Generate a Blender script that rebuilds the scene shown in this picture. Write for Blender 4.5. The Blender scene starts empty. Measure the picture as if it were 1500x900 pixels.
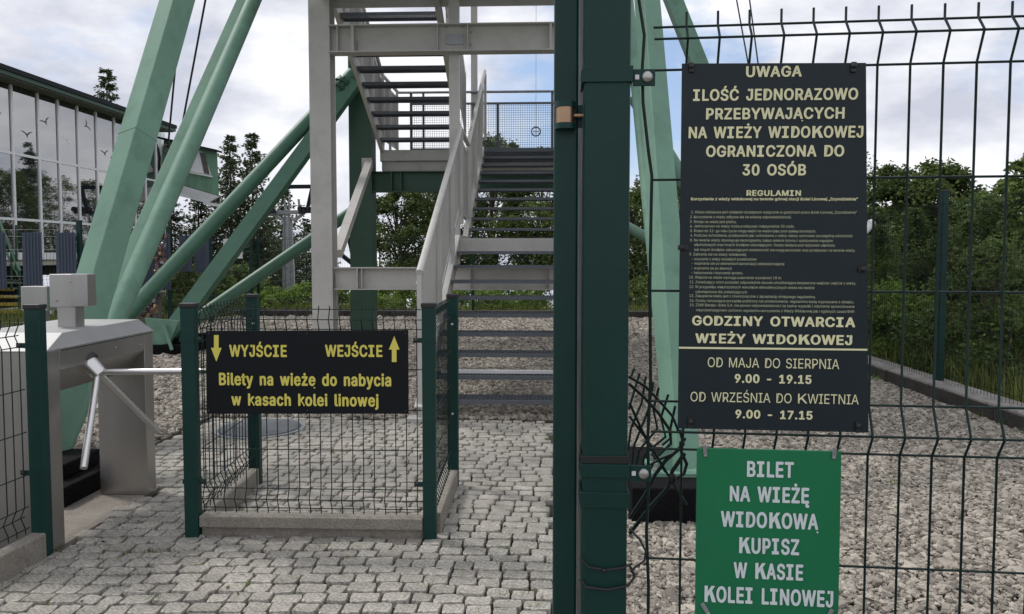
import bpy, math, random
import numpy as np
from mathutils import Vector, Matrix, Quaternion
random.seed(7); rng = np.random.default_rng(7)
S = bpy.context.scene
COL = S.collection
# ------------------------------------------------------------------ camera
FPX, CX, PY, EYE = 1100.0, 750.0, 431.6, 1.42
cam = bpy.data.cameras.new('camera'); co = bpy.data.objects.new('camera', cam); COL.objects.link(co)
cam.sensor_width = 36; cam.lens = FPX / 1500 * 36; cam.shift_y = -18.4 / 1500
cam.clip_start = .05; cam.clip_end = 20000
co.location = (0, 0, EYE)
co.rotation_euler = (math.radians(87), 0, math.atan(45 / 1100))
S.camera = co
CR = co.rotation_euler.to_matrix()
def ray(px, py): return CR @ Vector(((px - CX) / FPX, -(py - PY) / FPX, -1))
def at(px, py, Y):
    d = ray(px, py); t = Y / d.y; return Vector((d.x * t, Y, EYE + d.z * t))
def atz(px, py, z=0.0):
    d = ray(px, py); t = (z - EYE) / d.z; return Vector((d.x * t, d.y * t, z))
# ------------------------------------------------------------------ world, sun, exposure
W = bpy.data.worlds.new('World'); S.world = W; W.use_nodes = True
nt = W.node_tree; nt.nodes.clear()
def N(nt, t, **k):
    n = nt.nodes.new(t)
    for a, b in k.items():
        if a.startswith('i_'): n.inputs[a[2:].replace('_', ' ')].default_value = b
        else: setattr(n, a, b)
    return n
SUN_EL, SUN_AZ = math.radians(52), math.radians(-62)      # azimuth from +Y, negative = to the left
sky = N(nt, 'ShaderNodeTexSky', sky_type='NISHITA', sun_disc=False, sun_elevation=SUN_EL, sun_rotation=SUN_AZ, altitude=1000, air_density=1.0, dust_density=1.5)
tc = N(nt, 'ShaderNodeTexCoord')
mp = N(nt, 'ShaderNodeMapping'); mp.inputs['Scale'].default_value = (1, 1, 2.2)
n1 = N(nt, 'ShaderNodeTexNoise', i_Scale=2.6, i_Detail=8.0, i_Roughness=.58)
n2 = N(nt, 'ShaderNodeTexNoise', i_Scale=5.5, i_Detail=7.0, i_Roughness=.55)
r1 = N(nt, 'ShaderNodeValToRGB'); r1.color_ramp.elements[0].position = .27; r1.color_ramp.elements[1].position = .40
r2 = N(nt, 'ShaderNodeValToRGB')
r2.color_ramp.elements[0].position = .36; r2.color_ramp.elements[0].color = (4.5, 4.7, 5.45, 1)
r2.color_ramp.elements[1].position = .62; r2.color_ramp.elements[1].color = (7.7, 7.75, 8.0, 1)
L = nt.links.new
L(tc.outputs['Generated'], mp.inputs['Vector']); L(mp.outputs[0], n1.inputs['Vector']); L(mp.outputs[0], n2.inputs['Vector'])
# a broad opening in the cloud towards the front, high up
vd = N(nt, 'ShaderNodeVectorMath', operation='DOT_PRODUCT')
d0 = ray(900, 60).normalized(); vd.inputs[1].default_value = tuple(d0)
L(tc.outputs['Generated'], vd.inputs[0])
mr = N(nt, 'ShaderNodeMapRange'); mr.inputs['From Min'].default_value = .975; mr.inputs['From Max'].default_value = 1; mr.inputs['To Min'].default_value = 0; mr.inputs['To Max'].default_value = .26
L(vd.outputs['Value'], mr.inputs['Value'])
ma = N(nt, 'ShaderNodeMath', operation='SUBTRACT'); L(n1.outputs['Fac'], ma.inputs[0]); L(mr.outputs[0], ma.inputs[1])
L(ma.outputs[0], r1.inputs['Fac']); L(n2.outputs['Fac'], r2.inputs['Fac'])
mx = N(nt, 'ShaderNodeMix', data_type='RGBA'); L(r1.outputs['Color'], mx.inputs['Factor'])
sk2 = N(nt, 'ShaderNodeMix', data_type='RGBA'); sk2.inputs['Factor'].default_value = .45
L(sky.outputs[0], sk2.inputs['A']); sk2.inputs['B'].default_value = (3.7, 4.8, 6.9, 1)
L(sk2.outputs['Result'], mx.inputs['A']); L(r2.outputs['Color'], mx.inputs['B'])
bg = N(nt, 'ShaderNodeBackground'); bg.inputs['Strength'].default_value = .1
L(mx.outputs['Result'], bg.inputs['Color'])
wo = N(nt, 'ShaderNodeOutputWorld'); L(bg.outputs[0], wo.inputs[0])
sl = bpy.data.lights.new('sun', 'SUN'); so = bpy.data.objects.new('sun', sl); COL.objects.link(so)
sl.energy = 1.5; sl.angle = math.radians(10); sl.color = (1, .96, .9)
sd = Vector((math.sin(SUN_AZ) * math.cos(SUN_EL), math.cos(SUN_AZ) * math.cos(SUN_EL), math.sin(SUN_EL)))
so.rotation_euler = sd.to_track_quat('Z', 'Y').to_euler()
S.view_settings.view_transform = 'Standard'; S.view_settings.look = 'None'
S.view_settings.exposure = 0.48; S.view_settings.gamma = 1.0; S.view_settings.use_curve_mapping = False
# ------------------------------------------------------------------ materials
def new_mat(name):
    m = bpy.data.materials.new(name); m.use_nodes = True
    t = m.node_tree; return m, t, t.nodes['Principled BSDF']
def mat(name, col, rough=.5, metal=0.0, var=.12, scale=3.0, bump=0.0, bscale=60.0, dirt=None, dirt_amt=.45, inst=0.0, spec=.5, stretch=(1, 1, 1), fine=0.0, sub=0.0):
    m, t, b = new_mat(name); L = t.links.new
    tc = N(t, 'ShaderNodeTexCoord'); mp = N(t, 'ShaderNodeMapping'); mp.inputs['Scale'].default_value = stretch
    L(tc.outputs['Object'], mp.inputs[0])
    n = N(t, 'ShaderNodeTexNoise', i_Scale=scale, i_Detail=6.0, i_Roughness=.6); L(mp.outputs[0], n.inputs['Vector'])
    hs = N(t, 'ShaderNodeHueSaturation'); hs.inputs['Color'].default_value = (*col, 1)
    mr = N(t, 'ShaderNodeMapRange'); mr.inputs['From Min'].default_value = .3; mr.inputs['From Max'].default_value = .7
    mr.inputs['To Min'].default_value = 1 - var; mr.inputs['To Max'].default_value = 1 + var
    L(n.outputs['Fac'], mr.inputs['Value'])
    v = mr.outputs[0]
    if fine:
        nf = N(t, 'ShaderNodeTexNoise', i_Scale=bscale, i_Detail=3.0); L(mp.outputs[0], nf.inputs['Vector'])
        m3 = N(t, 'ShaderNodeMapRange'); m3.inputs['From Min'].default_value = .3; m3.inputs['From Max'].default_value = .7
        m3.inputs['To Min'].default_value = 1 - fine; m3.inputs['To Max'].default_value = 1 + fine
        L(nf.outputs['Fac'], m3.inputs['Value'])
        mu = N(t, 'ShaderNodeMath', operation='MULTIPLY'); L(v, mu.inputs[0]); L(m3.outputs[0], mu.inputs[1]); v = mu.outputs[0]
    if inst:
        oi = N(t, 'ShaderNodeObjectInfo'); m2 = N(t, 'ShaderNodeMapRange')
        m2.inputs['To Min'].default_value = 1 - inst; m2.inputs['To Max'].default_value = 1 + inst
        L(oi.outputs['Random'], m2.inputs['Value'])
        mu = N(t, 'ShaderNodeMath', operation='MULTIPLY'); L(v, mu.inputs[0]); L(m2.outputs[0], mu.inputs[1]); v = mu.outputs[0]
    L(v, hs.inputs['Value']); out = hs.outputs[0]
    if dirt:
        nd = N(t, 'ShaderNodeTexNoise', i_Scale=scale * 2.3, i_Detail=8.0, i_Roughness=.7); L(mp.outputs[0], nd.inputs['Vector'])
        rp = N(t, 'ShaderNodeValToRGB'); rp.color_ramp.elements[0].position = .5; rp.color_ramp.elements[1].position = .72
        L(nd.outputs['Fac'], rp.inputs[0])
        ml = N(t, 'ShaderNodeMath', operation='MULTIPLY'); L(rp.outputs[0], ml.inputs[0]); ml.inputs[1].default_value = dirt_amt
        mx = N(t, 'ShaderNodeMix', data_type='RGBA'); L(ml.outputs[0], mx.inputs['Factor']); L(out, mx.inputs['A']); mx.inputs['B'].default_value = (*dirt, 1)
        out = mx.outputs['Result']
    L(out, b.inputs['Base Color'])
    b.inputs['Roughness'].default_value = rough; b.inputs['Metallic'].default_value = metal
    b.inputs['Specular IOR Level'].default_value = spec
    rr = N(t, 'ShaderNodeMapRange'); rr.inputs['To Min'].default_value = max(.02, rough - .1); rr.inputs['To Max'].default_value = min(1, rough + .1)
    L(n.outputs['Fac'], rr.inputs['Value']); L(rr.outputs[0], b.inputs['Roughness'])
    if bump:
        nb = N(t, 'ShaderNodeTexNoise', i_Scale=bscale, i_Detail=5.0); L(mp.outputs[0], nb.inputs['Vector'])
        bp = N(t, 'ShaderNodeBump', i_Strength=bump); bp.inputs['Distance'].default_value = .01
        L(nb.outputs['Fac'], bp.inputs['Height']); L(bp.outputs[0], b.inputs['Normal'])
    return m
def leaf_mat(name, c1, c2, trans=.35):
    m, t, b = new_mat(name); L = t.links.new
    g = N(t, 'ShaderNodeNewGeometry'); mx = N(t, 'ShaderNodeMix', data_type='RGBA')
    mx.inputs['A'].default_value = (*c1, 1); mx.inputs['B'].default_value = (*c2, 1)
    tc = N(t, 'ShaderNodeTexCoord'); nz_ = N(t, 'ShaderNodeTexNoise', i_Scale=1.9, i_Detail=2.0); L(tc.outputs['Object'], nz_.inputs['Vector'])
    m1 = N(t, 'ShaderNodeMapRange'); m1.inputs['From Min'].default_value = .35; m1.inputs['From Max'].default_value = .65; L(nz_.outputs['Fac'], m1.inputs['Value'])
    m2 = N(t, 'ShaderNodeMath', operation='MULTIPLY_ADD'); m2.inputs[1].default_value = .45; L(g.outputs['Random Per Island'], m2.inputs[0])
    m3 = N(t, 'ShaderNodeMath', operation='MULTIPLY'); m3.inputs[1].default_value = .55; L(m1.outputs[0], m3.inputs[0]); L(m3.outputs[0], m2.inputs[2]); L(m2.outputs[0], mx.inputs['Factor'])
    L(mx.outputs['Result'], b.inputs['Base Color']); b.inputs['Roughness'].default_value = .5
    b.inputs['Specular IOR Level'].default_value = .25
    tr = N(t, 'ShaderNodeBsdfTranslucent'); L(mx.outputs['Result'], tr.inputs['Color'])
    ms = N(t, 'ShaderNodeMixShader'); ms.inputs[0].default_value = trans
    L(b.outputs[0], ms.inputs[1]); L(tr.outputs[0], ms.inputs[2]); L(ms.outputs[0], t.nodes['Material Output'].inputs[0])
    return m
M = {}
M['post'] = mat('dark_green_paint', (.0036, .034, .0285), .45, var=.14, scale=4, spec=.3, bump=.05, bscale=200)
M['wire'] = mat('dark_green_wire', (.002, .016, .014), .45, spec=.3, var=.2)
M['black'] = mat('black_plastic', (.012, .012, .014), .45)
M['leg'] = mat('pale_green_paint', (.14, .262, .195), .62, spec=.35, var=.14, scale=1.6, dirt=(.075, .15, .105), dirt_amt=.6, bump=.06, bscale=90)
M['brace'] = mat('shaded_brace_green', (.065, .165, .112), .5, var=.12, scale=1.8, dirt=(.035, .10, .065), dirt_amt=.6, bump=.06, bscale=90)  # leg green darkened: shade on the braces put into the colour
M['dgreen'] = mat('mid_green', (.022, .072, .045), .5, var=.12, scale=2.5, dirt=(.015, .045, .03), dirt_amt=.6)  # deeper green than the legs, mottled at random
M['tower'] = mat('light_grey_paint', (.50, .49, .46), .5, var=.07, scale=2, dirt=(.25, .24, .21), dirt_amt=.35, bump=.04)
M['mesh'] = mat('light_grey_mesh', (.36, .355, .335), .55, var=.08, scale=3)
M['galv'] = mat('galvanised_grating', (.125, .137, .155), .45, .45, var=.15, scale=12)
M['galvl'] = mat('galvanised_steel', (.30, .31, .32), .42, .6, var=.2, scale=8)
M['steel'] = mat('brushed_steel', (.39, .383, .372), .33, .95, var=.12, scale=3, stretch=(1, 1, .12), bump=.03, bscale=250)
M['lid'] = mat('dull_steel_lid', (.36, .36, .36), .6, .8, var=.1, scale=4)
M['chrome'] = mat('polished_steel', (.66, .65, .64), .30, .9, var=.04)
M['zinc'] = mat('zinc_bolt', (.42, .41, .40), .35, .7, var=.2, scale=30)
M['brass'] = mat('copper_bushing', (.36, .235, .15), .35, .9, var=.15, scale=25)
M['footing'] = mat('black_bitumen', (.006, .006, .007), .85, var=.3, scale=12, bump=.9, bscale=55, spec=.12)
M['concrete'] = mat('concrete', (.235, .215, .185), .9, var=.18, scale=6, bump=.6, bscale=90, dirt=(.10, .09, .075), fine=.2)
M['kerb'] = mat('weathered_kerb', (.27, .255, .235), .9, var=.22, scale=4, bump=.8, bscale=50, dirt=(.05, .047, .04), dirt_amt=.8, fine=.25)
M['kerbdark'] = mat('dark_kerb_face', (.045, .042, .038), .92, var=.35, scale=5, bump=.8, bscale=50, dirt=(.12, .11, .09), dirt_amt=.4, fine=.3)  # darker kerb tone, for the inner faces and the far kerb
M['cobble'] = mat('granite_sett', (.335, .315, .28), .82, var=.22, scale=9, bump=1.0, bscale=70, inst=.18, fine=.46, dirt=(.17, .155, .125), dirt_amt=.65)
M['joint'] = mat('joint_soil', (.032, .027, .018), .95, var=.35, scale=14, bump=.8, bscale=80, fine=.4, dirt=(.05, .07, .02))
M['gravel'] = mat('limestone_gravel', (.32, .288, .245), .85, var=.16, scale=20, bump=.3, bscale=90, inst=.5)
M['gravelbed'] = mat('gravel_bed', (.11, .10, .085), .95, var=.3, scale=30, bump=1.0, bscale=45, fine=.45)
M['slab'] = mat('mortar_slab', (.25, .225, .195), .92, var=.16, scale=5, bump=.7, bscale=110, dirt=(.17, .14, .115), fine=.2)
M['sign'] = mat('slate_sign_panel', (.010, .018, .024), .46, var=.10, scale=5, spec=.3, dirt=(.022, .028, .032), dirt_amt=.5)
M['sign2'] = mat('black_sign_panel', (.0035, .0055, .008), .5, var=.1, scale=5, spec=.22)
M['yellow'] = mat('yellow_vinyl', (.68, .60, .11), .5, var=.05)
M['cream'] = mat('pale_yellow_vinyl', (.78, .75, .47), .5, var=.04)
M['cream2'] = mat('small_print_vinyl', (.50, .52, .34), .5, var=.04)
M['greensign'] = mat('green_sign_panel', (.004, .165, .065), .38, var=.10, scale=3.5, dirt=(.012, .13, .07), dirt_amt=.45, stretch=(1, 1, .35))
M['white'] = mat('white_vinyl', (.66, .72, .74), .5, var=.03)
M['whitep'] = mat('white_paint', (.68, .68, .68), .5, var=.05)
M['bark'] = mat('bark', (.07, .055, .042), .95, var=.3, scale=6, bump=.8, bscale=25)
M['leafd'] = leaf_mat('dark_leaf', (.035, .06, .018), (.155, .21, .06))
M['leafm'] = leaf_mat('mid_leaf', (.06, .10, .027), (.21, .28, .08))
M['leafl'] = leaf_mat('light_leaf', (.10, .18, .035), (.27, .37, .08))
M['needle'] = leaf_mat('spruce_needle', (.03, .05, .022), (.12, .155, .065), .12)
M['grass'] = leaf_mat('grass_blade', (.11, .15, .035), (.26, .28, .09))
M['roof'] = mat('dark_roof_sheet', (.012, .018, .02), .7, var=.15, spec=.2)
M['rgreen'] = mat('roof_edge_green', (.018, .065, .04), .5, var=.2, scale=5)
M['soffit'] = mat('soffit_board', (.17, .17, .14), .8, var=.1)
M['bwhite'] = mat('window_frame_white', (.78, .79, .80), .5, var=.04)
M['beige'] = mat('beige_render', (.42, .39, .33), .9, var=.1)
M['darkwall'] = mat('dark_interior', (.018, .02, .024), .8, var=.2)
M['board'] = mat('slate_blue_board', (.055, .072, .105), .7, var=.12, scale=3)
M['yel2'] = mat('yellow_step_edge', (.62, .45, .05), .6, var=.12, scale=9)
M['red'] = mat('red_paint', (.45, .03, .03), .5)
M['greywood'] = mat('grey_timber', (.12, .11, .10), .9, var=.25, scale=5, stretch=(1, 8, 1))
g, t, b = new_mat('window_glass'); b.inputs['Base Color'].default_value = (.012, .015, .018, 1); b.inputs['Roughness'].default_value = .02
b.inputs['Specular IOR Level'].default_value = 1.0; b.inputs['Coat Weight'].default_value = 1.0; b.inputs['Coat Roughness'].default_value = .01; b.inputs['IOR'].default_value = 2.3
nn = N(t, 'ShaderNodeTexNoise', i_Scale=.8); bb = N(t, 'ShaderNodeBump', i_Strength=.05); t.links.new(nn.outputs[0], bb.inputs['Height']); t.links.new(bb.outputs[0], b.inputs['Normal'])
M['glass'] = g
# ------------------------------------------------------------------ helpers
class MB:
    def __init__(s): s.v = []; s.f = []; s.smooth = False
    def add(s, vs, fs):
        k = len(s.v); s.v += [tuple(v) for v in vs]; s.f += [tuple(i + k for i in f) for f in fs]; return s
    def hexa(s, p):   # 8 points: bottom 4 ccw, top 4 ccw
        return s.add(p, [(3, 2, 1, 0), (4, 5, 6, 7), (0, 1, 5, 4), (1, 2, 6, 5), (2, 3, 7, 6), (3, 0, 4, 7)])
    def box(s, x0, x1, y0, y1, z0, z1):
        return s.hexa([(x0, y0, z0), (x1, y0, z0), (x1, y1, z0), (x0, y1, z0), (x0, y0, z1), (x1, y0, z1), (x1, y1, z1), (x0, y1, z1)])
    def cbox(s, x0, x1, y0, y1, z0, z1, c):   # box with chamfered vertical edges and top
        o = [(x0 + c, y0), (x1 - c, y0), (x1, y0 + c), (x1, y1 - c), (x1 - c, y1), (x0 + c, y1), (x0, y1 - c), (x0, y0 + c)]
        i = [(min(max(x, x0 + c), x1 - c), min(max(y, y0 + c), y1 - c)) for x, y in o]
        i = [(x0 + 2 * c, y0 + c), (x1 - 2 * c, y0 + c), (x1 - c, y0 + 2 * c), (x1 - c, y1 - 2 * c), (x1 - 2 * c, y1 - c), (x0 + 2 * c, y1 - c), (x0 + c, y1 - 2 * c), (x0 + c, y0 + 2 * c)]
        vs = [(x, y, z0) for x, y in o] + [(x, y, z1 - c) for x, y in o] + [(x, y, z1) for x, y in i]
        fs = [tuple(range(7, -1, -1)), tuple(range(16, 24))]
        for k in range(8):
            j = (k + 1) % 8
            fs += [(k, j, 8 + j, 8 + k), (8 + k, 8 + j, 16 + j, 16 + k)]
        return s.add(vs, fs)
    def beam(s, p0, p1, w, h, up=(0, 0, 1), w1=None, h1=None, roll=0.0):
        p0 = Vector(p0); p1 = Vector(p1); d = (p1 - p0).normalized(); u = Vector(up)
        if abs(d.dot(u)) > .98: u = Vector((0, 1, 0))
        r = d.cross(u).normalized(); u = r.cross(d).normalized()
        if roll: q = Quaternion(d, math.radians(roll)); r.rotate(q); u.rotate(q)
        w1 = w if w1 is None else w1; h1 = h if h1 is None else h1
        P = []
        for p, a, b in ((p0, w, h), (p1, w1, h1)):
            P += [p - r * a / 2 - u * b / 2, p + r * a / 2 - u * b / 2, p + r * a / 2 + u * b / 2, p - r * a / 2 + u * b / 2]
        return s.hexa(P)
    def tube(s, pts, r, n=8, cap=True, r1=None):
        pts = [Vector(p) for p in pts]; k = len(s.v); m = len(pts); ref = None
        for i, p in enumerate(pts):
            d = (pts[min(i + 1, m - 1)] - pts[max(i - 1, 0)]).normalized()
            if ref is None:
                a = Vector((0, 0, 1)) if abs(d.z) < .9 else Vector((1, 0, 0)); ref = d.cross(a).normalized()
            ref = (ref - d * ref.dot(d)).normalized(); b = d.cross(ref)
            rr = r if r1 is None else r + (r1 - r) * i / (m - 1)
            for j in range(n):
                t = 2 * math.pi * j / n; s.v.append(tuple(p + (ref * math.cos(t) + b * math.sin(t)) * rr))
        for i in range(m - 1):
            for j in range(n):
                a = k + i * n + j; b = k + i * n + (j + 1) % n; s.f.append((a, b, b + n, a + n))
        if cap: s.f.append(tuple(range(k + n - 1, k - 1, -1))); s.f.append(tuple(range(k + (m - 1) * n, k + m * n)))
        s.smooth = s.smooth or n > 6
        return s
    def extr(s, poly, axis, a, b):   # polygon of 2D points extruded along axis 0=x,1=y,2=z
        def mk(u, v, w): return [(w, u, v), (u, w, v), (u, v, w)][axis]
        n = len(poly); vs = [mk(u, v, a) for u, v in poly] + [mk(u, v, b) for u, v in poly]
        return s.add(vs, [tuple(range(n - 1, -1, -1)), tuple(range(n, 2 * n))] + [(i, (i + 1) % n, n + (i + 1) % n, n + i) for i in range(n)])
    def ball(s, c, r, sq=(1, 1, 1), n=8, m=5):
        c = Vector(c); k = len(s.v)
        for i in range(m + 1):
            a = math.pi * i / m
            for j in range(n):
                t = 2 * math.pi * j / n
                s.v.append((c.x + r * sq[0] * math.sin(a) * math.cos(t), c.y + r * sq[1] * math.sin(a) * math.sin(t), c.z + r * sq[2] * math.cos(a)))
        for i in range(m):
            for j in range(n):
                a = k + i * n + j; b = k + i * n + (j + 1) % n; s.f.append((a, a + n, b + n, b))
        s.smooth = True
        return s
    def mesh(s, name, m):
        me = bpy.data.meshes.new(name); me.from_pydata(s.v, [], s.f); me.materials.append(M[m] if isinstance(m, str) else m); me.update()
        import bmesh
        bm = bmesh.new(); bm.from_mesh(me); bmesh.ops.recalc_face_normals(bm, faces=bm.faces); bm.to_mesh(me); bm.free()
        if s.smooth: me.shade_smooth(); me.set_sharp_from_angle(angle=math.radians(40))
        return me
    def build(s, name, m, parent=None, bevel=0.0, **k): return place(name, s.mesh(name, m), parent, bevel=bevel, **k)
def place(name, me, parent=None, loc=None, rot=None, scale=None, bevel=0.0, kind=None, label=None, plab=None):
    o = bpy.data.objects.new(name, me); COL.objects.link(o)
    if parent is not None:
        o.parent = parent; o.matrix_parent_inverse = Matrix.Translation(-wloc(parent))
    if loc is not None: o.location = loc
    if rot is not None: o.rotation_euler = rot
    if scale is not None: o.scale = scale
    if bevel:
        b = o.modifiers.new('bevel', 'BEVEL'); b.width = bevel; b.segments = 2; b.limit_method = 'ANGLE'; b.angle_limit = math.radians(40)
    if kind: o['kind'] = kind
    if label: o['label'] = label
    return o
WL = {}
def wloc(o): return WL.get(o.name, Vector((0, 0, 0)))   # parents other than thing empties keep their origin at the world origin
def thing(name, label, cat, loc=(0, 0, 0), group=None, kind=None):
    o = bpy.data.objects.new(name, None); COL.objects.link(o); o.location = loc; WL[o.name] = Vector(loc)
    o.empty_display_size = .1
    if label: o['label'] = label
    if cat: o['category'] = cat
    if group: o['group'] = group
    if kind: o['kind'] = kind
    return o
def tag(o, label=None, cat=None, group=None, kind=None):
    for k, v in (('label', label), ('category', cat), ('group', group), ('kind', kind)):
        if v: o[k] = v
    return o
def struct(name, mb, m): return tag(mb.build(name, m), kind='structure')
def npmesh(name, V, F, m):
    me = bpy.data.meshes.new(name); V = np.asarray(V, np.float32); F = np.asarray(F, np.int32); q = F.shape[1]
    me.vertices.add(len(V)); me.vertices.foreach_set('co', V.ravel())
    me.loops.add(F.size); me.loops.foreach_set('vertex_index', F.ravel())
    me.polygons.add(len(F)); me.polygons.foreach_set('loop_start', np.arange(0, F.size, q, dtype=np.int32))
    me.materials.append(M[m]); me.update(calc_edges=True); me.validate(); return me
# ------------------------------------------------------------------ ground
def terrain():
    n = 120; u = np.linspace(-1, 1, n); c = np.sign(u) * (np.abs(u) ** 3) * 3000 + u * 20
    X, Y = np.meshgrid(c, c + 6)
    d = np.maximum(0, np.hypot(np.maximum(0, np.abs(X + 5) - 16), np.maximum(0, np.maximum(Y - 24, -20 - Y))))
    Z = -.16 - np.minimum(d * .16, 260) - .5 * (1 - np.exp(-d / 6)) + (np.sin(X * .21) * np.cos(Y * .17) * .25) * (d > .5)
    far = np.hypot(X, Y); Z = Z + np.where(far > 700, 70 * np.sin(X / 420) * np.cos(Y / 530), 0)
    V = np.stack([X, Y, Z], -1).reshape(-1, 3); i = np.arange(n * n).reshape(n, n)
    F = np.stack([i[:-1, :-1], i[:-1, 1:], i[1:, 1:], i[1:, :-1]], -1).reshape(-1, 4)
    return npmesh('ground', V, F, 'earth')
M['earth'] = mat('meadow_soil', (.07, .085, .032), .95, var=.35, scale=1.5, bump=.6, bscale=12, dirt=(.05, .04, .025), fine=.3)
tag(place('ground', terrain()), kind='structure')
YB = 6.45      # where the setts end and the gravel starts
g = MB(); g.box(-7.4, 3.86, YB, 17.02, -.14, -.012); g.box(.14, 3.86, -1.5, YB, -.14, -.012); g.box(-7.4, -2.95, -1.5, YB, -.14, -.012)
struct('gravel_bed', g, 'gravelbed')
# setts: each of the nearest 300 an object, the rest joined
def sett_mesh(sd, w=.106, d=.098, h=.07):
    r = random.Random(sd); n = 12; out = []
    for k in range(n):
        t = 2 * math.pi * (k + .5) / n; ex = 11.0
        c, s_ = math.cos(t), math.sin(t); q = (abs(c) ** ex + abs(s_) ** ex) ** (-1 / ex)
        out.append((c * q * w / 2 * r.uniform(.91, 1.02), s_ * q * d / 2 * r.uniform(.90, 1.02)))
    b = MB(); dz = lambda: r.uniform(-.0025, .0025)
    vs = [(x, y, -h) for x, y in out] + [(x, y, -.005 + dz() * .8) for x, y in out] + [(x * .96, y * .96, -.001 + dz() * .9) for x, y in out] + [(x * .6, y * .6, .0 + dz() * 1.3) for x, y in out]
    fs = []
    for a in range(3):
        for k in range(n):
            j = (k + 1) % n; fs.append((a * n + k, a * n + j, (a + 1) * n + j, (a + 1) * n + k))
    fs.append(tuple(range(3 * n, 4 * n))); b.add(vs, fs); b.smooth = True
    me = b.mesh('cobble', 'cobble'); me.set_sharp_from_angle(angle=math.radians(24)); return me
setts = [sett_mesh(i) for i in range(26)]
pv = MB(); pv.box(-2.945, .135, -1.5, YB - .004, -.14, -.03)
pave = struct('pavement', pv, 'joint')
cob = []
y = -1.3; row = 0
while y < YB - .05:
    rd = random.uniform(.078, .100)
    x = -2.93 + random.uniform(0, .09)
    while x < .12:
        w = random.uniform(.082, .138)
        cx = x + w / 2
        yy = y + rd / 2 + .03 * math.sin(cx * 2.1 + row * .06) + .012 * math.sin(cx * 7 + row * .5)
        blocked = (cx < -2.35 and 3.34 < yy < 4.64) or (cx < -2.42 and yy < 3.4)
        if cx + w / 2 < .14 and not blocked and yy < YB - .05: cob.append((cx, yy, w - .0065, rd - .0065))
        x += w
    y += rd; row += 1
def show(c): return abs(c[1] - 2.9) + (100 if c[1] < 2.75 else 0) + (.4 if c[0] < -2.3 or c[0] > 0.05 else 0)
cob.sort(key=show)
rest = []
for k, (cx, cy, w, d) in enumerate(cob):
    me = setts[k % 26]; fl = random.choice((0, math.pi)) + random.gauss(0, .05); sc = (w / .106, d / .098, 1)
    z = random.gauss(0, .003)
    if k < 300: place('cobble', me, pave, loc=(cx, cy, z), rot=(random.gauss(0, .02), random.gauss(0, .02), fl), scale=sc)
    else: rest.append((me, cx, cy, z, fl, sc))
VV, FF, k0 = [], [], 0
base = [(np.array([v.co[:] for v in m.vertices]), [tuple(p.vertices) for p in m.polygons]) for m in setts]
mi = {m.name: i for i, m in enumerate(setts)}
vs, fs = [], []
for me, cx, cy, z, fl, sc in rest:
    V0, F0 = base[mi[me.name]]; c, s_ = math.cos(fl), math.sin(fl); k = len(vs)
    A = V0 * np.array(sc); B = np.stack([A[:, 0] * c - A[:, 1] * s_ + cx, A[:, 0] * s_ + A[:, 1] * c + cy, A[:, 2] + z], -1)
    vs += B.tolist(); fs += [tuple(i + k for i in f) for f in F0]
me = bpy.data.meshes.new('cobble_field'); me.from_pydata(vs, [], fs); me.materials.append(mat('granite_sett_far', (.335, .315, .28), .85, var=.3, scale=7, bump=.75, bscale=75, fine=.24, dirt=(.2, .19, .165))); me.shade_smooth()
place('cobble_field', me, pave, kind='stuff')
# weeds in the joints
def blades(pts, h, w, m, name, lean=.4):
    n = len(pts); P = np.array(pts); a = rng.uniform(0, 2 * np.pi, n); hh = h * rng.uniform(.5, 1.2, n); l = rng.uniform(0, lean, n) * hh
    dx, dy = np.cos(a), np.sin(a); b = rng.uniform(0, 2 * np.pi, n); lx, ly = np.cos(b) * l, np.sin(b) * l
    o = lambda f, hf, lf: np.stack([P[:, 0] + dx * w * f + lx * lf, P[:, 1] + dy * w * f + ly * lf, P[:, 2] + hh * hf], -1)
    V = np.stack([o(-.5, 0, 0), o(.5, 0, 0), o(.35, .6, .35), o(-.35, .6, .35), o(0.05, 1, 1), o(-.05, 1, 1)], 1).reshape(-1, 3)
    k = np.arange(n)[:, None] * 6; F = np.concatenate([k + [0, 1, 2, 3], k + [3, 2, 4, 5]])
    return npmesh(name, V, F, m)
wp = []
for _ in range(190):
    x = random.uniform(-2.3, 0.05); yy = random.uniform(2.6, 6.2)
    for _ in range(random.randint(3, 14)): wp.append((x + random.gauss(0, .022), yy + random.gauss(0, .012), -.02))
for _ in range(22):
    yy = random.uniform(2.7, 3.6); x = -2.40 + random.gauss(0, .03)
    for _ in range(6): wp.append((x + random.gauss(0, .02), yy + random.gauss(0, .02), -.02))
tag(place('moss_and_grass', blades(wp, .035, .004, 'leafl', 'moss_and_grass', .9)), 'short grass and moss sprouting in the joints of the setts', 'grass', kind='stuff')
lp = []
for _ in range(46): lp.append((random.uniform(-2.3, .1), random.uniform(2.7, 6.2), .006))
for _ in range(26): lp.append((random.uniform(.3, 3.6), random.uniform(3, 9), .03))
lv = np.array(lp); n_ = len(lv); a_ = rng.uniform(0, 6.28, n_); l_ = rng.uniform(.008, .018, n_)
dx = np.stack([np.cos(a_) * l_, np.sin(a_) * l_, rng.uniform(0, .006, n_)], -1); dy = np.stack([-np.sin(a_) * l_ * .5, np.cos(a_) * l_ * .5, rng.uniform(0, .008, n_)], -1)
M['deadleaf'] = mat('dead_leaf', (.14, .085, .035), .8, var=.4, scale=20)
tag(place('fallen_leaves', npmesh('fallen_leaves', np.stack([lv - dx, lv + dy, lv + dx, lv - dy], 1).reshape(-1, 3), np.arange(4 * n_).reshape(-1, 4), 'deadleaf')), 'a few small brown leaves scattered over the setts and stones', 'fallen leaves', kind='stuff')
wg = []
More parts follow.
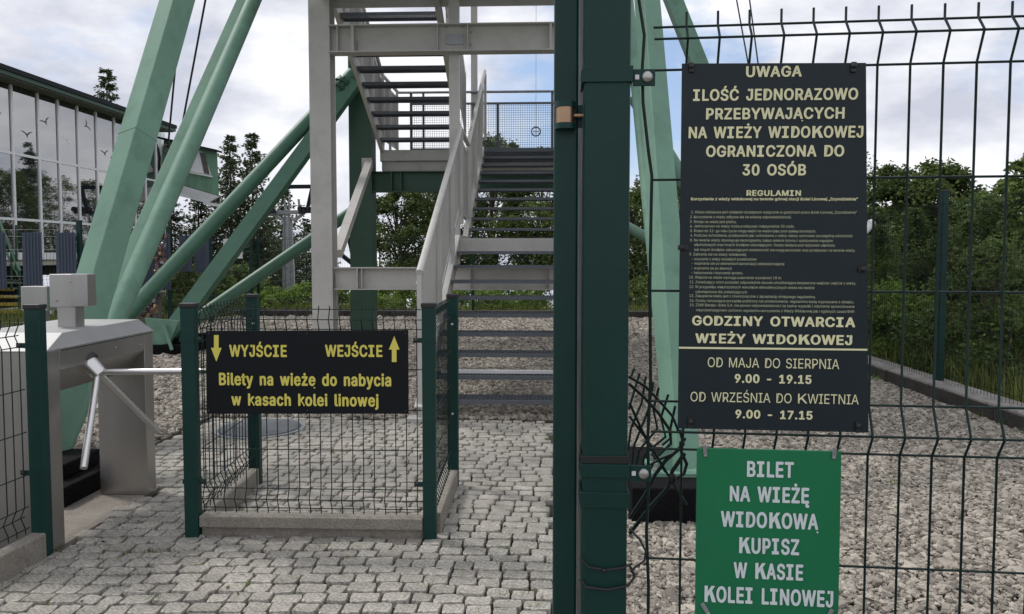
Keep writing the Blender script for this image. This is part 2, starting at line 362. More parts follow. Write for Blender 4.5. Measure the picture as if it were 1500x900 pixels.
for _ in range(34):
    x = random.uniform(.3, 3.8); y_ = random.uniform(3.2, 14)
    for _ in range(random.randint(4, 12)): wg.append((x + random.gauss(0, .03), y_ + random.gauss(0, .03), 0))
for _ in range(60):
    y_ = random.uniform(3, 16); x = 3.82 + random.gauss(0, .02)
    for _ in range(4): wg.append((x + random.gauss(0, .02), y_ + random.gauss(0, .03), 0))
tag(place('weeds', blades(wg, .07, .006, 'leafl', 'weeds', .8)), 'sparse green weeds coming up through the gravel', 'weeds', kind='stuff')
# mortar slab under the turnstile
sb = MB(); sb.box(-3.15, -2.355, 3.36, 4.62, -.13, -.004); struct('concrete_slab', sb, 'slab')
# gravel: real stones, scattered by geometry nodes
def gravel():
    pts, sc = [], []
    def fill(x0, x1, y0, y1, dens, s0):
        n = int((x1 - x0) * (y1 - y0) * dens)
        P = np.stack([rng.uniform(x0, x1, n), rng.uniform(y0, y1, n), rng.uniform(-.012, .008, n)], -1); pts.append(P); sc.append(s0 * .9 * rng.lognormal(0, .38, n))
    fill(.15, 3.84, 1.9, 5.2, 4600, .0128); fill(.15, 3.84, 5.2, YB, 3300, .0142)
    fill(-2.2, 3.84, YB, 8.2, 2500, .015); fill(-2.2, 3.84, 8.2, 12, 1400, .0185); fill(-2.2, 3.84, 12, 16.98, 700, .026)
    fill(-4.3, -2.96, 3.6, YB, 1900, .0155); fill(-7.3, -2.2, YB, 10, 1300, .019); fill(-7.3, -2.2, 10, 16.98, 700, .026)
    # piled a little against the slab and between kerbs
    P = np.concatenate(pts); s_ = np.concatenate(sc); return P, s_
P, s_ = gravel()
me = bpy.data.meshes.new('gravel'); me.vertices.add(len(P)); me.vertices.foreach_set('co', P.astype(np.float32).ravel())
a = me.attributes.new('sc', 'FLOAT', 'POINT'); a.data.foreach_set('value', s_.astype(np.float32))
R = rng.uniform(0, 6.283, (len(P), 3)); R[:, 0] *= .16; R[:, 1] *= .16; R[:, 0] -= .5; R[:, 1] -= .5
a = me.attributes.new('ro', 'FLOAT_VECTOR', 'POINT'); a.data.foreach_set('vector', R.astype(np.float32).ravel())
go = place('gravel', me); tag(go, 'loose pale grey and beige crushed stone around the tower feet', 'gravel', kind='stuff')
ng = bpy.data.node_groups.new('scatter_stones', 'GeometryNodeTree')
ng.interface.new_socket('Geometry', in_out='INPUT', socket_type='NodeSocketGeometry'); ng.interface.new_socket('Geometry', in_out='OUTPUT', socket_type='NodeSocketGeometry')
gi = ng.nodes.new('NodeGroupInput'); gout = ng.nodes.new('NodeGroupOutput'); GL = ng.links.new
ms = ng.nodes.new('GeometryNodeMeshBoolean') if False else None
g2i = ng.nodes.new('GeometryNodeGeometryToInstance')
for k in range(5):
    ic = ng.nodes.new('GeometryNodeMeshIcoSphere'); ic.inputs['Radius'].default_value = 1; ic.inputs['Subdivisions'].default_value = 2
    sp = ng.nodes.new('GeometryNodeSetPosition'); nz = ng.nodes.new('ShaderNodeTexNoise'); nz.inputs['Scale'].default_value = .8
    po = ng.nodes.new('GeometryNodeInputPosition'); ad = ng.nodes.new('ShaderNodeVectorMath'); ad.operation = 'ADD'; ad.inputs[1].default_value = (k * 7.3, k * 3.1, k)
    GL(po.outputs[0], ad.inputs[0]); GL(ad.outputs[0], nz.inputs['Vector'])
    sb_ = ng.nodes.new('ShaderNodeVectorMath'); sb_.operation = 'SUBTRACT'; sb_.inputs[1].default_value = (.5, .5, .5); GL(nz.outputs['Color'], sb_.inputs[0])
    scn = ng.nodes.new('ShaderNodeVectorMath'); scn.operation = 'SCALE'; scn.inputs['Scale'].default_value = 2.6; GL(sb_.outputs[0], scn.inputs[0]); GL(scn.outputs[0], sp.inputs['Offset'])
    tr = ng.nodes.new('GeometryNodeTransform'); tr.inputs['Scale'].default_value = (1.15, .8, .5 + .07 * k)
    sh = ng.nodes.new('GeometryNodeSetShadeSmooth'); sh.inputs['Shade Smooth'].default_value = False
    sm = ng.nodes.new('GeometryNodeSetMaterial'); sm.inputs['Material'].default_value = M['gravel']
    GL(ic.outputs['Mesh'], sp.inputs[0]); GL(sp.outputs[0], tr.inputs[0]); GL(tr.outputs[0], sh.inputs[0]); GL(sh.outputs[0], sm.inputs[0]); GL(sm.outputs[0], g2i.inputs[0])
ip = ng.nodes.new('GeometryNodeInstanceOnPoints'); ip.inputs['Pick Instance'].default_value = True
rv = ng.nodes.new('FunctionNodeRandomValue'); rv.data_type = 'INT'
for s__ in rv.inputs:
    if s__.type == 'INT' and s__.name == 'Max' : s__.default_value = 4
na = ng.nodes.new('GeometryNodeInputNamedAttribute'); na.data_type = 'FLOAT'; na.inputs[0].default_value = 'sc'
nb = ng.nodes.new('GeometryNodeInputNamedAttribute'); nb.data_type = 'FLOAT_VECTOR'; nb.inputs[0].default_value = 'ro'
GL(gi.outputs[0], ip.inputs['Points']); GL(g2i.outputs[0], ip.inputs['Instance']); GL(na.outputs['Attribute'], ip.inputs['Scale']); GL(nb.outputs['Attribute'], ip.inputs['Rotation'])
for o_ in rv.outputs:
    if o_.type == 'INT': GL(o_, ip.inputs['Instance Index'])
GL(ip.outputs[0], gout.inputs[0])
md = go.modifiers.new('stones', 'NODES'); md.node_group = ng
# kerbs round the gravel
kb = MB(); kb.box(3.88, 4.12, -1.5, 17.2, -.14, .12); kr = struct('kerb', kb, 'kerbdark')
yy = -1.5
while yy < 17.2:
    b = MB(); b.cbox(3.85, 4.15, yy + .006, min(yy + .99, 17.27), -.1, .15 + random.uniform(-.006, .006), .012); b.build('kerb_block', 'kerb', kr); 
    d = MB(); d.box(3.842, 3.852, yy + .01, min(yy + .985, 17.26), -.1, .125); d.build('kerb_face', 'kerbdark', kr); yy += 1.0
kb = MB(); kb.box(-7.5, 3.84, 17.03, 17.2, -.14, .12); kf = struct('far_kerb', kb, 'kerbdark')
xx = -7.5
while xx < 3.8:
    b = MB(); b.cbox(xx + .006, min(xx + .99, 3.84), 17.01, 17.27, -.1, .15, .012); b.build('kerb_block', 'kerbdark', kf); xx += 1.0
# ------------------------------------------------------------------ observation tower
tw = thing('observation_tower', 'steel observation tower with pale green slanting legs and light grey open staircase', 'tower', (-1.1, 9.5, 0))
RI, G1, Z1 = .163, .308, 6.44
XL, XR = -1.02, .30           # right flight
def grating(w, d, h=.035, sp=.034):
    b = MB()
    b.box(-w / 2, w / 2, 0, .008, -h, 0); b.box(-w / 2, w / 2, .008, .02, -.004, .0); b.box(-w / 2, w / 2, d - .005, d, -h, 0)
    b.box(-w / 2, -w / 2 + .005, .008, d - .005, -h, -.001); b.box(w / 2 - .005, w / 2, .008, d - .005, -h, -.001)
    n = int(w / sp)
    for k in range(1, n): x = -w / 2 + k * w / n; b.box(x - .0018, x + .0018, .008, d - .005, -h + .006, -.0015)
    n = max(2, int(d / .035))
    for k in range(1, n): y = k * d / n; b.box(-w / 2 + .005, w / 2 - .005, y - .0015, y + .0015, -.012, -.0035)
    return b
fl1 = MB()
def channel(b, pts, x, side, h=.24, t=.010, fl=.07):
    # stringer: web plate at x following pts (y, z of nosing line), flanges towards side
    for (y0, z0), (y1, z1) in zip(pts, pts[1:]):
        lo, hi = -.20, h - .20
        b.add([(x, y0, z0 + lo), (x, y1, z1 + lo), (x, y1, z1 + hi), (x, y0, z0 + hi), (x + side * t, y0, z0 + lo), (x + side * t, y1, z1 + lo), (x + side * t, y1, z1 + hi), (x + side * t, y0, z0 + hi)],
              [(0, 1, 2, 3), (7, 6, 5, 4), (0, 4, 5, 1), (3, 2, 6, 7), (0, 3, 7, 4), (1, 5, 6, 2)])
        for zz in (lo, hi - t):
            b.add([(x + side * t * 1.01, y0, z0 + zz), (x + side * t * 1.01, y1, z1 + zz), (x + side * t * 1.01, y1, z1 + zz + t), (x + side * t * 1.01, y0, z0 + zz + t),
                   (x + side * fl, y0, z0 + zz), (x + side * fl, y1, z1 + zz), (x + side * fl, y1, z1 + zz + t), (x + side * fl, y0, z0 + zz + t)],
                  [(0, 1, 2, 3), (7, 6, 5, 4), (0, 4, 5, 1), (3, 2, 6, 7), (0, 3, 7, 4), (1, 5, 6, 2)])
P1 = [(6.30, .09), (9.25, RI * 10), (10.2, RI * 10), (13.15, RI * 20)]
for x, sd, nm in ((XL - .002, -1, 'a'), (XR + .002, 1, 'b')):
    b = MB(); channel(b, P1, x, sd); st = b.build('stringer', 'tower', tw)
    for k in range(1, 20):
        if k in (10,): continue
        c = MB(); yk = (Z1 + (k - 1) * G1) if k < 10 else 10.38 + (k - 11) * G1
        if k % 3 == 1 and sd < 0:
            c.box(x + sd * .072, x + sd * .084, yk + .05, yk + .12, k * RI - .08, k * RI + .0); c.ball((x + sd * .09, yk + .085, k * RI - .04), .011); c.build('rail_bracket', 'zinc', st)
gm = grating(XR - XL - .012, .272).mesh('tread', 'galv')
xc = (XL + XR) / 2
for i in list(range(1, 10)) + list(range(11, 20)):
    yk = Z1 + (i - 1) * G1 if i < 10 else 10.38 + (i - 11) * G1
    place('tread', gm, tw, loc=(xc, yk, i * RI))
ld = grating(XR - XL - .012, .93); o = ld.build('landing_grating', 'galv', tw); o.location = (xc, 9.225, RI * 10)
b = MB(); b.box(XL, XR, 9.212, 9.224, RI * 10 - .165, RI * 10 - .003); b.box(XL, XR, 9.18, 9.2115, RI * 10 - .172, RI * 10 - .158); b.build('landing_beam', 'tower', tw)
b = MB(); b.box(XL + .08, XR - .03, 6.87, 6.91, .328, .358); b.build('base_cross_bar', 'whitep', tw)
# upper landing and its grating
b = MB(); b.box(-2.83, XL - .09, 13.15, 13.17, 3.07, RI * 20 - .004); b.box(-2.83, XL - .09, 13.10, 13.1495, 3.065, 3.077); b.box(-2.83, XL - .09, 13.2, 13.36, 2.90, 3.06); b.build('platform_beam', 'tower', tw)
ld = grating(3.12, 1.5, .04, .034); o = ld.build('platform_grating', 'galv', tw); o.location = (-1.26, 13.175, RI * 20)
b = MB(); b.box(-2.83, XR + .02, 14.69, 14.71, 3.06, 3.26); b.box(-2.85, -2.832, 13.15, 14.71, 3.06, 3.26); b.box(XR + .09, XR + .11, 13.15, 14.71, 3.06, 3.26); b.build('platform_edge', 'tower', tw)
# left flight, climbing towards the viewer
LX0, LX1 = -2.78, -1.45; xl = (LX0 + LX1) / 2
P2 = [(13.2, RI * 20 + .04), (10.0, RI * 20 + RI * 10.3)]
def chan2(b, pts, x, side):
    (y0, z0), (y1, z1) = pts; h = .12
    for dx0, dx1, a, c in ((0, .01, -h, h), (.0101, .06, -h, -h + .01), (.0101, .06, h - .01, h)):
        xs = (x + side * dx0, x + side * dx1)
        b.add([(xs[0], y0, z0 + a), (xs[0], y1, z1 + a), (xs[0], y1, z1 + c), (xs[0], y0, z0 + c), (xs[1], y0, z0 + a), (xs[1], y1, z1 + a), (xs[1], y1, z1 + c), (xs[1], y0, z0 + c)],
              [(0, 1, 2, 3), (7, 6, 5, 4), (0, 4, 5, 1), (3, 2, 6, 7), (0, 3, 7, 4), (1, 5, 6, 2)])
for x, sd in ((LX0, -1), (LX1, 1)):
    b = MB(); chan2(b, P2, x, sd); b.build('stringer', 'tower', tw)
b = grating(LX1 - LX0 - .012, .272, .045)
gm2 = b.mesh('tread', 'galv')
for k in range(1, 10):
    place('tread', gm2, tw, loc=(xl, 13.15 - k * .313 + .272, RI * (20 + k)), rot=(0, 0, math.pi))
# next landing, above the frame, lengthened out of view for shade, and more tower above
ZL = RI * 30
b = MB(); b.box(-2.78, XR, 10.03, 10.05, ZL - .2, ZL - .005); b.box(-2.80, -2.785, 7.6, 10.05, ZL - .24, ZL - .005); b.box(XR + .005, XR + .02, 7.6, 10.05, ZL - .2, ZL - .005)
b.box(-2.78, XR, 7.6, 7.62, ZL - .2, ZL - .005); b.box(-1.42, -1.35, 7.63, 10.02, ZL - .2, ZL - .05); b.build('landing_frame', 'tower', tw)
o = grating(3.06, 2.36, .04, .034).build('landing_grating', 'galv', tw); o.location = (-1.24, 7.66, ZL)
o = grating(XR - XL, .272).mesh('tread', 'galv')
for k in range(1, 9): place('tread', o, tw, loc=(xc, 10.1 + k * G1, ZL + k * RI))
b = MB(); b.box(-3.6, 1.0, 8.3, 15.2, 9.2, 9.35); b.build('unseen_shade_floor', 'dgreen', tw)  # unseen floor added overhead to shade the tower below
# columns and beams
def hcol(b, x, y, w, d, z0, z1, t=.016):
    b.box(x - w / 2, x + w / 2, y, y + t, z0, z1); b.box(x - w / 2, x + w / 2, y + d - t, y + d, z0, z1); b.box(x - .006, x + .006, y + t + .0005, y + d - t - .0005, z0, z1)
def ibeam(x0, x1, y, z0, z1, fl=.16, t=.014, stiff=()):
    b = MB(); b.box(x0, x1, y, y + fl, z0, z0 + t); b.box(x0, x1, y, y + fl, z1 - t, z1); b.box(x0, x1, y + fl / 2 - .005, y + fl / 2 + .005, z0 + t + .0005, z1 - t - .0005)
    for x, w in stiff: b.box(x - w / 2, x + w / 2, y + .006, y + fl / 2 - .0055, z0 + t + .001, z1 - t - .001)
    return b
YC = 9.57
pc = lambda px: (at(px, 300, YC)).x
b = MB(); hcol(b, pc(470.5), YC, .27, .25, .02, 9.2); b.build('column', 'tower', tw)
b = MB(); b.box(pc(470.5) - .2, pc(470.5) + .2, YC - .08, YC + .33, 0, .02); b.build('base_plate', 'tower', tw)
b = MB(); b.box(pc(657), pc(671.5), YC + .1, YC + .23, 1.3, 9.2); b.build('column', 'tower', tw)
b = MB(); b.box(-1.40, -1.28, 14.73, 14.85, 3.0, 9.2); b.build('column', 'tower', tw)
zt, zb = at(550, 392, YC).z, at(550, 425, YC).z
ibeam(pc(487), .45, YC + .02, zb, zt, stiff=((pc(521), .02), (pc(528), .012), (pc(688), .012), (pc(806), .012))).build('beam', 'tower', tw)
zt, zb = at(550, 36, YC).z, at(550, 76.5, YC).z
ibeam(pc(484), .55, YC - .02, zb, zt, fl=.2, stiff=((pc(497), .012), (pc(519), .035), (pc(642), .012), (pc(686), .012), (pc(806), .03))).build('beam', 'tower', tw)
b = MB(); b.box(pc(653), pc(679), YC + .062, YC + .066, at(665, 63, YC).z, at(665, 48, YC).z); mp_ = b.build('maker_plate', 'galvl', tw)
for i in range(8):
    bb_ = MB(); pp = (pc(524), YC - .026 + .095, zb + .05 + i * .035) if i < 4 else (pc([654, 677, 690, 690][i - 4]), YC + .06, zb + [.32, .32, .1, .25][i - 4])
    bb_.ball(pp, .012); bb_.build('bolt', 'zinc', tw)
YG = 12.9
gx = lambda px: at(px, 300, YG).x
b = MB(); b.box(gx(512), gx(545), YG, YG + .34, .0, at(530, 78, YG).z + .3); b.build('column', 'dgreen', tw)
ibeam(gx(545) + .003, .9, YG + .02, at(560, 281, YG).z, at(560, 251, YG).z, fl=.2, stiff=((gx(573), .02), (gx(587), .02))).build('beam', 'dgreen', tw)
b = MB(); b.beam(at(541, 240, YG - .08), at(494, 372, YC + .35), .12, .12); b.build('brace', 'tower', tw)
b = MB(); b.box(gx(531), gx(545.5), YG - .03, YG - .002, at(540, 252, YG).z, at(540, 232, YG).z); b.build('brace_plate', 'tower', tw)
# slanting members of the frame
def member(name, p0, p1, w, h, m='leg', roll=0.0, w1=None, h1=None, bev=.006):
    b = MB(); b.beam(p0, p1, w, h, w1=w1, h1=h1, roll=roll); return b.build(name, m, tw, bevel=bev)
def facing(name, p0, p1, w, h, ang, m='leg'):
    d = (p1 - p0).normalized(); v = ((p0 + p1) / 2 - Vector((0, 0, EYE))).normalized(); v = (v - d * v.dot(d)).normalized(); v.rotate(Quaternion(d, math.radians(ang)))
    b = MB(); b.beam(p0, p1, w, h, up=v); return b.build(name, m, tw, bevel=.006)
def pipe(name, p0, p1, r, m='leg', r1=None):
    b = MB(); b.tube([p0, p1], r, 24, r1=r1); return b.build(name, m, tw)
def ext(p0, p1, k): return p0 + (p1 - p0) * k
a0, a1 = at(60, 690, 4.45), at(260, 0, 6.3); facing('leg', a0, ext(a0, a1, 1.6), .19, .19, 32)
b0, b1 = at(88, 655, 5.0), at(372, 0, 8.6); pipe('leg_pipe', b0, ext(b0, b1, 1.6), .080)
c0, c1 = at(72, 655, 5.1), at(358, 0, 8.9); member('leg_plate', c0, ext(c0, c1, 1.6), .10, .16, roll=10)
c0, c1 = at(118, 535, 10.2), at(517, 108, YG - .1)
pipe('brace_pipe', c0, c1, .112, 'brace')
b = MB(); d = (c1 - c0).normalized(); b.tube([c1 - d * .42, c1 - d * .36], .15, 20); b.tube([c1 - d * .30, c1 - d * .24], .15, 20)
for k in range(8):
    a = k * math.pi / 4; r_ = d.orthogonal().normalized(); r_.rotate(Quaternion(d, a)); p = c1 - d * .36 + r_ * .13; b.tube([p - d * .1, p + d * .16], .012, 6)
b.build('flange_joint', 'dgreen', tw)
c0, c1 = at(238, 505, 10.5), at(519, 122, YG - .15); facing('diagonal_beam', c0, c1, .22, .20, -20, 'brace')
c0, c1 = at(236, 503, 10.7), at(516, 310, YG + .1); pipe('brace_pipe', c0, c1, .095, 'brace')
b = MB(); q = at(226, 485, 10.45); b.add([at(212, 466, 10.4), at(262, 470, 10.4), at(248, 503, 10.4), at(222, 508, 10.4)] + [v + Vector((0, .03, 0)) for v in (at(212, 466, 10.4), at(262, 470, 10.4), at(248, 503, 10.4), at(222, 508, 10.4))],
          [(0, 1, 2, 3), (7, 6, 5, 4), (0, 4, 5, 1), (1, 5, 6, 2), (2, 6, 7, 3), (3, 7, 4, 0)]); b.build('gusset_plate', 'leg', tw)
b = MB(); b.tube([at(240, 476, 10.35), at(252, 513, 10.3)], .025, 8); b.build('anchor_rod', 'leg', tw)
# right leg with its lighter companion pipe
r0, r1 = at(1001, 706, 4.25), at(948, 0, 6.4)
member('leg', r0, ext(r0, r1, 1.6), .155, .155, roll=24)
s0, s1 = at(977, 560, 5.2), at(926, 60, 7.4); pipe('leg_pipe', s0, ext(s0, s1, 1.5), .055)
b = MB(); bp0 = at(985, 708, 4.25); b.box(bp0.x - .14, bp0.x + .17, 4.12, 4.42, .195, .215); b.build('base_plate', 'leg', tw)
b = MB(); b.add([at(950, 690, 4.2), at(985, 640, 4.2), at(985, 704, 4.2), at(950, 704, 4.2)] + [v + Vector((0, .014, 0)) for v in (at(950, 690, 4.2), at(985, 640, 4.2), at(985, 704, 4.2), at(950, 704, 4.2))],
                [(0, 1, 2, 3), (7, 6, 5, 4), (0, 4, 5, 1), (1, 5, 6, 2), (2, 6, 7, 3), (3, 7, 4, 0)]); b.build('gusset_plate', 'leg', tw)
member('diagonal_beam', at(1120, 340, 10.5), ext(at(1120, 340, 10.5), at(986, 0, 11.0), 1.5), .22, .22, roll=20)
pipe('brace_pipe', at(1130, 480, 9.5), at(930, 145, 11.5), .10)
pipe('brace_pipe', at(1040, 400, 10.5), at(870, 305, 12.5), .08)
# footings
for (x0, x1, y0, y1, z1, nm) in ((.475, 1.25, 3.93, 4.8, .193, 0), (-3.35, -2.69, 4.06, 4.58, .11, 0), (-5.75, -5.02, 10.35, 11.2, .15, 0)):
    b = MB(); b.box(x0, x1, y0, y1, -.1, z1)
    if z1 < .18: b.box(x0 + .02, x1 - .1, y0 + .15, y1, z1 + .001, z1 + .09)
    b.build('footing', 'footing', tw, bevel=.012)
bpl = at(985, 708, 4.25)
for dx in (-.11, .13):
    for dy in (4.15, 4.39):
        b = MB(); b.tube([(bpl.x + dx, dy, .215), (bpl.x + dx, dy, .235)], .018, 6); b.tube([(bpl.x + dx, dy, .235), (bpl.x + dx, dy, .262)], .009, 8); b.build('anchor_bolt', 'zinc', tw)
for dx in (-.16, .16):
    for dy in (YC - .05, YC + .30):
        b = MB(); b.tube([(pc(470.5) + dx, dy, .02), (pc(470.5) + dx, dy, .045)], .02, 6); b.build('anchor_bolt', 'zinc', tw)
def seam(p, q, f_, w, ang):
    d = (q - p).normalized(); c = p.lerp(q, f_); v = ((p + q) / 2 - Vector((0, 0, EYE))).normalized(); v = (v - d * v.dot(d)).normalized(); v.rotate(Quaternion(d, math.radians(ang)))
    b = MB(); b.beam(c, c + d * .012, w + .005, w + .005, up=v); b.build('weld_seam', 'leg', tw, bevel=.002)
seam(a0, ext(a0, a1, 1.6), .40, .19, 32)
# ------------------------------------------------------------------ handrails of the staircase
def zat(path, y):
    for (y0, z0), (y1, z1) in zip(path, path[1:]):
        if min(y0, y1) <= y <= max(y0, y1): return z0 + (z1 - z0) * (y - y0) / (y1 - y0)
    return path[-1][1]
def guard(x, path, drop, post_ys, m='tower', out=1, sp=.028, bar=.0032, end_post=None):
    # handrail, framed wire mesh panels and stiles along one side of a flight (plane x = const)
    b = MB(); b.tube([(x, y, z) for y, z in path], .032, 12); b.build('handrail', m, tw)
    up = [(y, z - .11) for y, z in path]; lo = [(y, z - drop) for y, z in path]
    b = MB()
    for pth in (up, lo):
        for (y0, z0), (y1, z1) in zip(pth, pth[1:]): b.beam((x + out * .02, y0, z0), (x + out * .02, y1, z1), .02, .04)
    b.build('panel_frame', m, tw)
    for y in post_ys:
        b = MB(); z = zat(path, y); b.box(x - .004, x + .040, y - .02, y + .02, z - drop - .16, z - .02); b.build('rail_post', m, tw)
    b = MB(); ys = [p[0] for p in path]; y = min(ys) + .01
    xm = x + out * .02
    while y < max(ys):
        z = zat(path, y); b.box(xm - bar / 2, xm + bar / 2, y - bar / 2, y + bar / 2, z - drop, z - .11); y += sp
    k = 1
    while k * sp < drop - .12:
        for (y0, z0), (y1, z1) in zip(path, path[1:]): b.beam((xm, y0, z0 - .11 - k * sp), (xm, y1, z1 - .11 - k * sp), bar, bar)
        k += 1
    b.build('wire_mesh', 'mesh', tw, kind='stuff')
GP = [(6.36, 1.27), (9.6, 3.03), (10.6, 2.97), (13.65, 4.72)]
guard(-1.05, GP, 1.02, [6.42, 7.5, 8.6, 9.55, 10.62, 11.6, 12.6, 13.55], out=-1, sp=.028, bar=.0042)
b = MB(); b.box(-1.07, -1.03, 6.34, 6.38, .0, 1.25); b.build('newel_post', 'tower', tw)
b = MB(); b.box(-1.16, -.94, 6.28, 6.44, 0, .03); b.build('newel_foot', 'tower', tw)
guard(XR + .05, GP, 1.02, [6.42, 7.5, 8.6, 9.55, 10.62, 11.6, 12.6, 13.55], out=1, sp=.03, bar=.005)
LP = [(14.7, 4.60), (13.35, 4.60), (10.0, 6.33)]
guard(LX0 - .06, LP, 1.1, [14.6, 13.9, 13.3, 12.5, 11.7, 10.9, 10.2], out=-1, sp=.03, bar=.008)
guard(LX1 + .06, LP[1:], 1.05, [13.3, 12.5, 11.7, 10.9, 10.2], out=1, sp=.03, bar=.008)
# back guard of the platform: mesh of round wires
yb = 14.70; z_t, z_2, z_b = at(760, 134.5, yb).z, at(760, 151.5, yb).z, at(760, 218, yb).z
b = MB(); b.tube([(-2.83, yb, z_t), (.34, yb, z_t)], .024, 10); b.build('handrail', 'galvl', tw)
b = MB(); b.box(-2.55, .32, yb - .015, yb + .015, z_2 - .02, z_2 + .02); b.box(-2.55, .32, yb - .012, yb + .012, z_b - .01, z_b + .015); b.build('panel_frame', 'galv', tw)
for px in (602, 729, 809):
    x = at(px, 180, yb).x; b = MB(); b.box(x - .025, x + .025, yb + .016, yb + .05, z_b - .2, z_2 if px == 729 else z_t); b.build('rail_post', 'galv', tw)
x = at(620, 180, yb).x; b = MB(); b.box(x - .02, x + .02, yb + .016, yb + .05, z_b - .2, z_t); b.build('rail_post', 'galv', tw)
b = MB(); x = -2.55
while x < .32: b.box(x - .003, x + .003, yb - .003, yb + .003, z_b, z_2); x += .044
z = z_b + .03
while z < z_2: b.box(-2.55, .32, yb - .006, yb - .0031, z - .003, z + .003); z += .044
b.build('wire_mesh', 'galv', tw, kind='stuff')
c = at(785, 193, yb - .05); b = MB(); b.tube([(c.x + .085 * math.cos(t * .2618), c.y, c.z + .085 * math.sin(t * .2618)) for t in range(25)], .013, 6)
b.box(c.x - .06, c.x + .06, c.y - .004, c.y + .004, c.z - .005, c.z + .005); b.box(c.x - .005, c.x + .005, c.y - .0045, c.y + .0035, c.z - .1, c.z + .1)
b.build('hanging_ring', 'galv', tw)
b = MB(); b.tube([(c.x, c.y, c.z + .09), (c.x, c.y, 9.1)], .004, 4); b.build('hanging_cord', 'galvl', tw)
# ------------------------------------------------------------------ guy cables
def cable(p0, p1, r, label):
    b = MB(); b.tube([p0, p1], r, 6); tag(b.build('cable', 'black'), label, 'cable', 'dark steel cables running down beside the tower')
p0, p1 = at(246, 216, 16), at(259, 75, 15.0); cable(p0, ext(p0, p1, 1.9), .02, 'lower dark cable ending in a loop above the roof edge of the glass station')
p0, p1 = at(262, 210, 16), at(301, 0, 15.0); cable(p0, ext(p0, p1, 1.5), .022, 'longer dark cable slanting up between the two near green legs')
p0, p1 = at(1098, 105, 10), at(1079, 0, 10.5); cable(p0, ext(p0, p1, 1.6), .010, 'thin dark cable above the slate sign, the one meeting the word UWAGA')
p0, p1 = at(1112, 105, 10), at(1098, 0, 10.5); cable(p0, ext(p0, p1, 1.6), .010, 'thin dark cable above the slate sign, nearer its upper black tie')
b = MB(); c = at(245, 219, 16); b.tube([(c.x + .07 * math.cos(t * .3927), c.y, c.z + .09 * math.sin(t * .3927)) for t in range(17)], .02, 6); tag(b.build('cable_loop', 'black'), 'small dark thimble loop where the lower cable ends over the roof', 'cable end')
# ------------------------------------------------------------------ wire panels
def wire_profile(zs_fold, z0, z1, d):
    # list of (z, offset) with chevron folds at (top, apex, bottom)
    pts = [(z0, 0.0)]
    for (b_, a_, t_) in sorted(zs_fold): pts += [(b_, 0.0), (a_, d), (t_, 0.0)]
    pts.append((z1, 0.0)); return pts
def panel(parent, p0, p1, z0, z1, folds, rows, d, side, rw=.0027, sp=.0533, n6=5, joined=False, m='wire', first=.02, jitter=0.0, hw=None):
    p0 = Vector((p0[0], p0[1], 0)); p1 = Vector((p1[0], p1[1], 0)); u = (p1 - p0); ln = u.length; u.normalize(); nrm = Vector((u.y, -u.x, 0)) * side
    prof = wire_profile(folds, z0, z1, d); J = MB()
    off = lambda z: next((a0 + (a1 - a0) * (z - q0) / (q1 - q0) for (q0, a0), (q1, a1) in zip(prof, prof[1:]) if q0 <= z <= q1 and q1 > q0), 0)
    vb = MB(); vb.tube([nrm * o_ + Vector((0, 0, z)) for z, o_ in prof], rw, n6); vb.smooth = True
    vm = None if joined else vb.mesh('vertical_wire', m)
    s_ = first
    while s_ < ln - .004:
        p = p0 + u * s_
        if joined: J.add([Vector(v) + p for v in vb.v], vb.f)
        else: place('vertical_wire', vm, parent, loc=p, rot=(0, 0, random.gauss(0, jitter)) if jitter else None)
        s_ += sp
    for z in rows:
        b = J if joined else MB(); o_ = nrm * (off(z) + 2 * rw * (-.9)); h = hw or (0, 0)
        b.tube([p0 + u * h[0] + o_ + Vector((0, 0, z)), p1 + u * h[1] + o_ + Vector((0, 0, z))], rw, n6)
        if not joined: b.build('horizontal_wire', m, parent)
    if joined: J.build('wire_mesh', m, parent, kind='stuff')
def post(parent, x, y, w, d, z1, cap='black', nm='post', z0=-.05):
    b = MB(); b.box(x - w / 2, x + w / 2, y - d / 2, y + d / 2, z0, z1); o = b.build(nm, 'post', parent, bevel=.005)
    c = MB(); c.box(x - w / 2 - .004, x + w / 2 + .004, y - d / 2 - .004, y + d / 2 + .004, z1 - .012, z1 + .012); c.build('post_cap', cap, o, bevel=.005)
    return o
# near fence (right)
NF0, NF1 = at(955, 300, 1.345), at(1560, 300, 1.302)
nf = thing('mesh_fence', 'tall dark green welded mesh fence close to the camera, carrying both large signs', 'fence', (NF0.x, NF0.y, 0))
def nz(py, px=1300): return at(px, py, 1.32).z
zs = [nz(v) for v in (29, 52, 94, 260, 428, 595, 637, 667, 833)]
rows = zs + [zs[-1] - .2, zs[-1] - .4, zs[-1] - .45, zs[-1] - .5]
folds = [(zs[2], zs[1], zs[0]), (zs[7], zs[6], zs[5]), (zs[-1] - .5, zs[-1] - .45, zs[-1] - .4)]
NFx1 = NF0 + (NF1 - NF0) * 1.9
u_ = (NF1 - NF0); u_.z = 0; u_.normalize()
panel(nf, NF0, NFx1, .05, nz(8), folds, rows, .022, 1, rw=.0022, sp=.0533, n6=8, first=.0565)
b = MB(); b.tube([at(x, y_, 1.35) for x, y_ in ((933, -60), (936, 0), (944, 52), (941, 100), (942, 150), (950, 222), (955, 258), (954, 300), (952, 420), (953, 560), (949, 640), (950, 700), (947, 780), (950, 860), (949, 930))], .0029, 8); b.build('vertical_wire', 'wire', nf, label='bent outermost wire, sprung free of the cross wires')
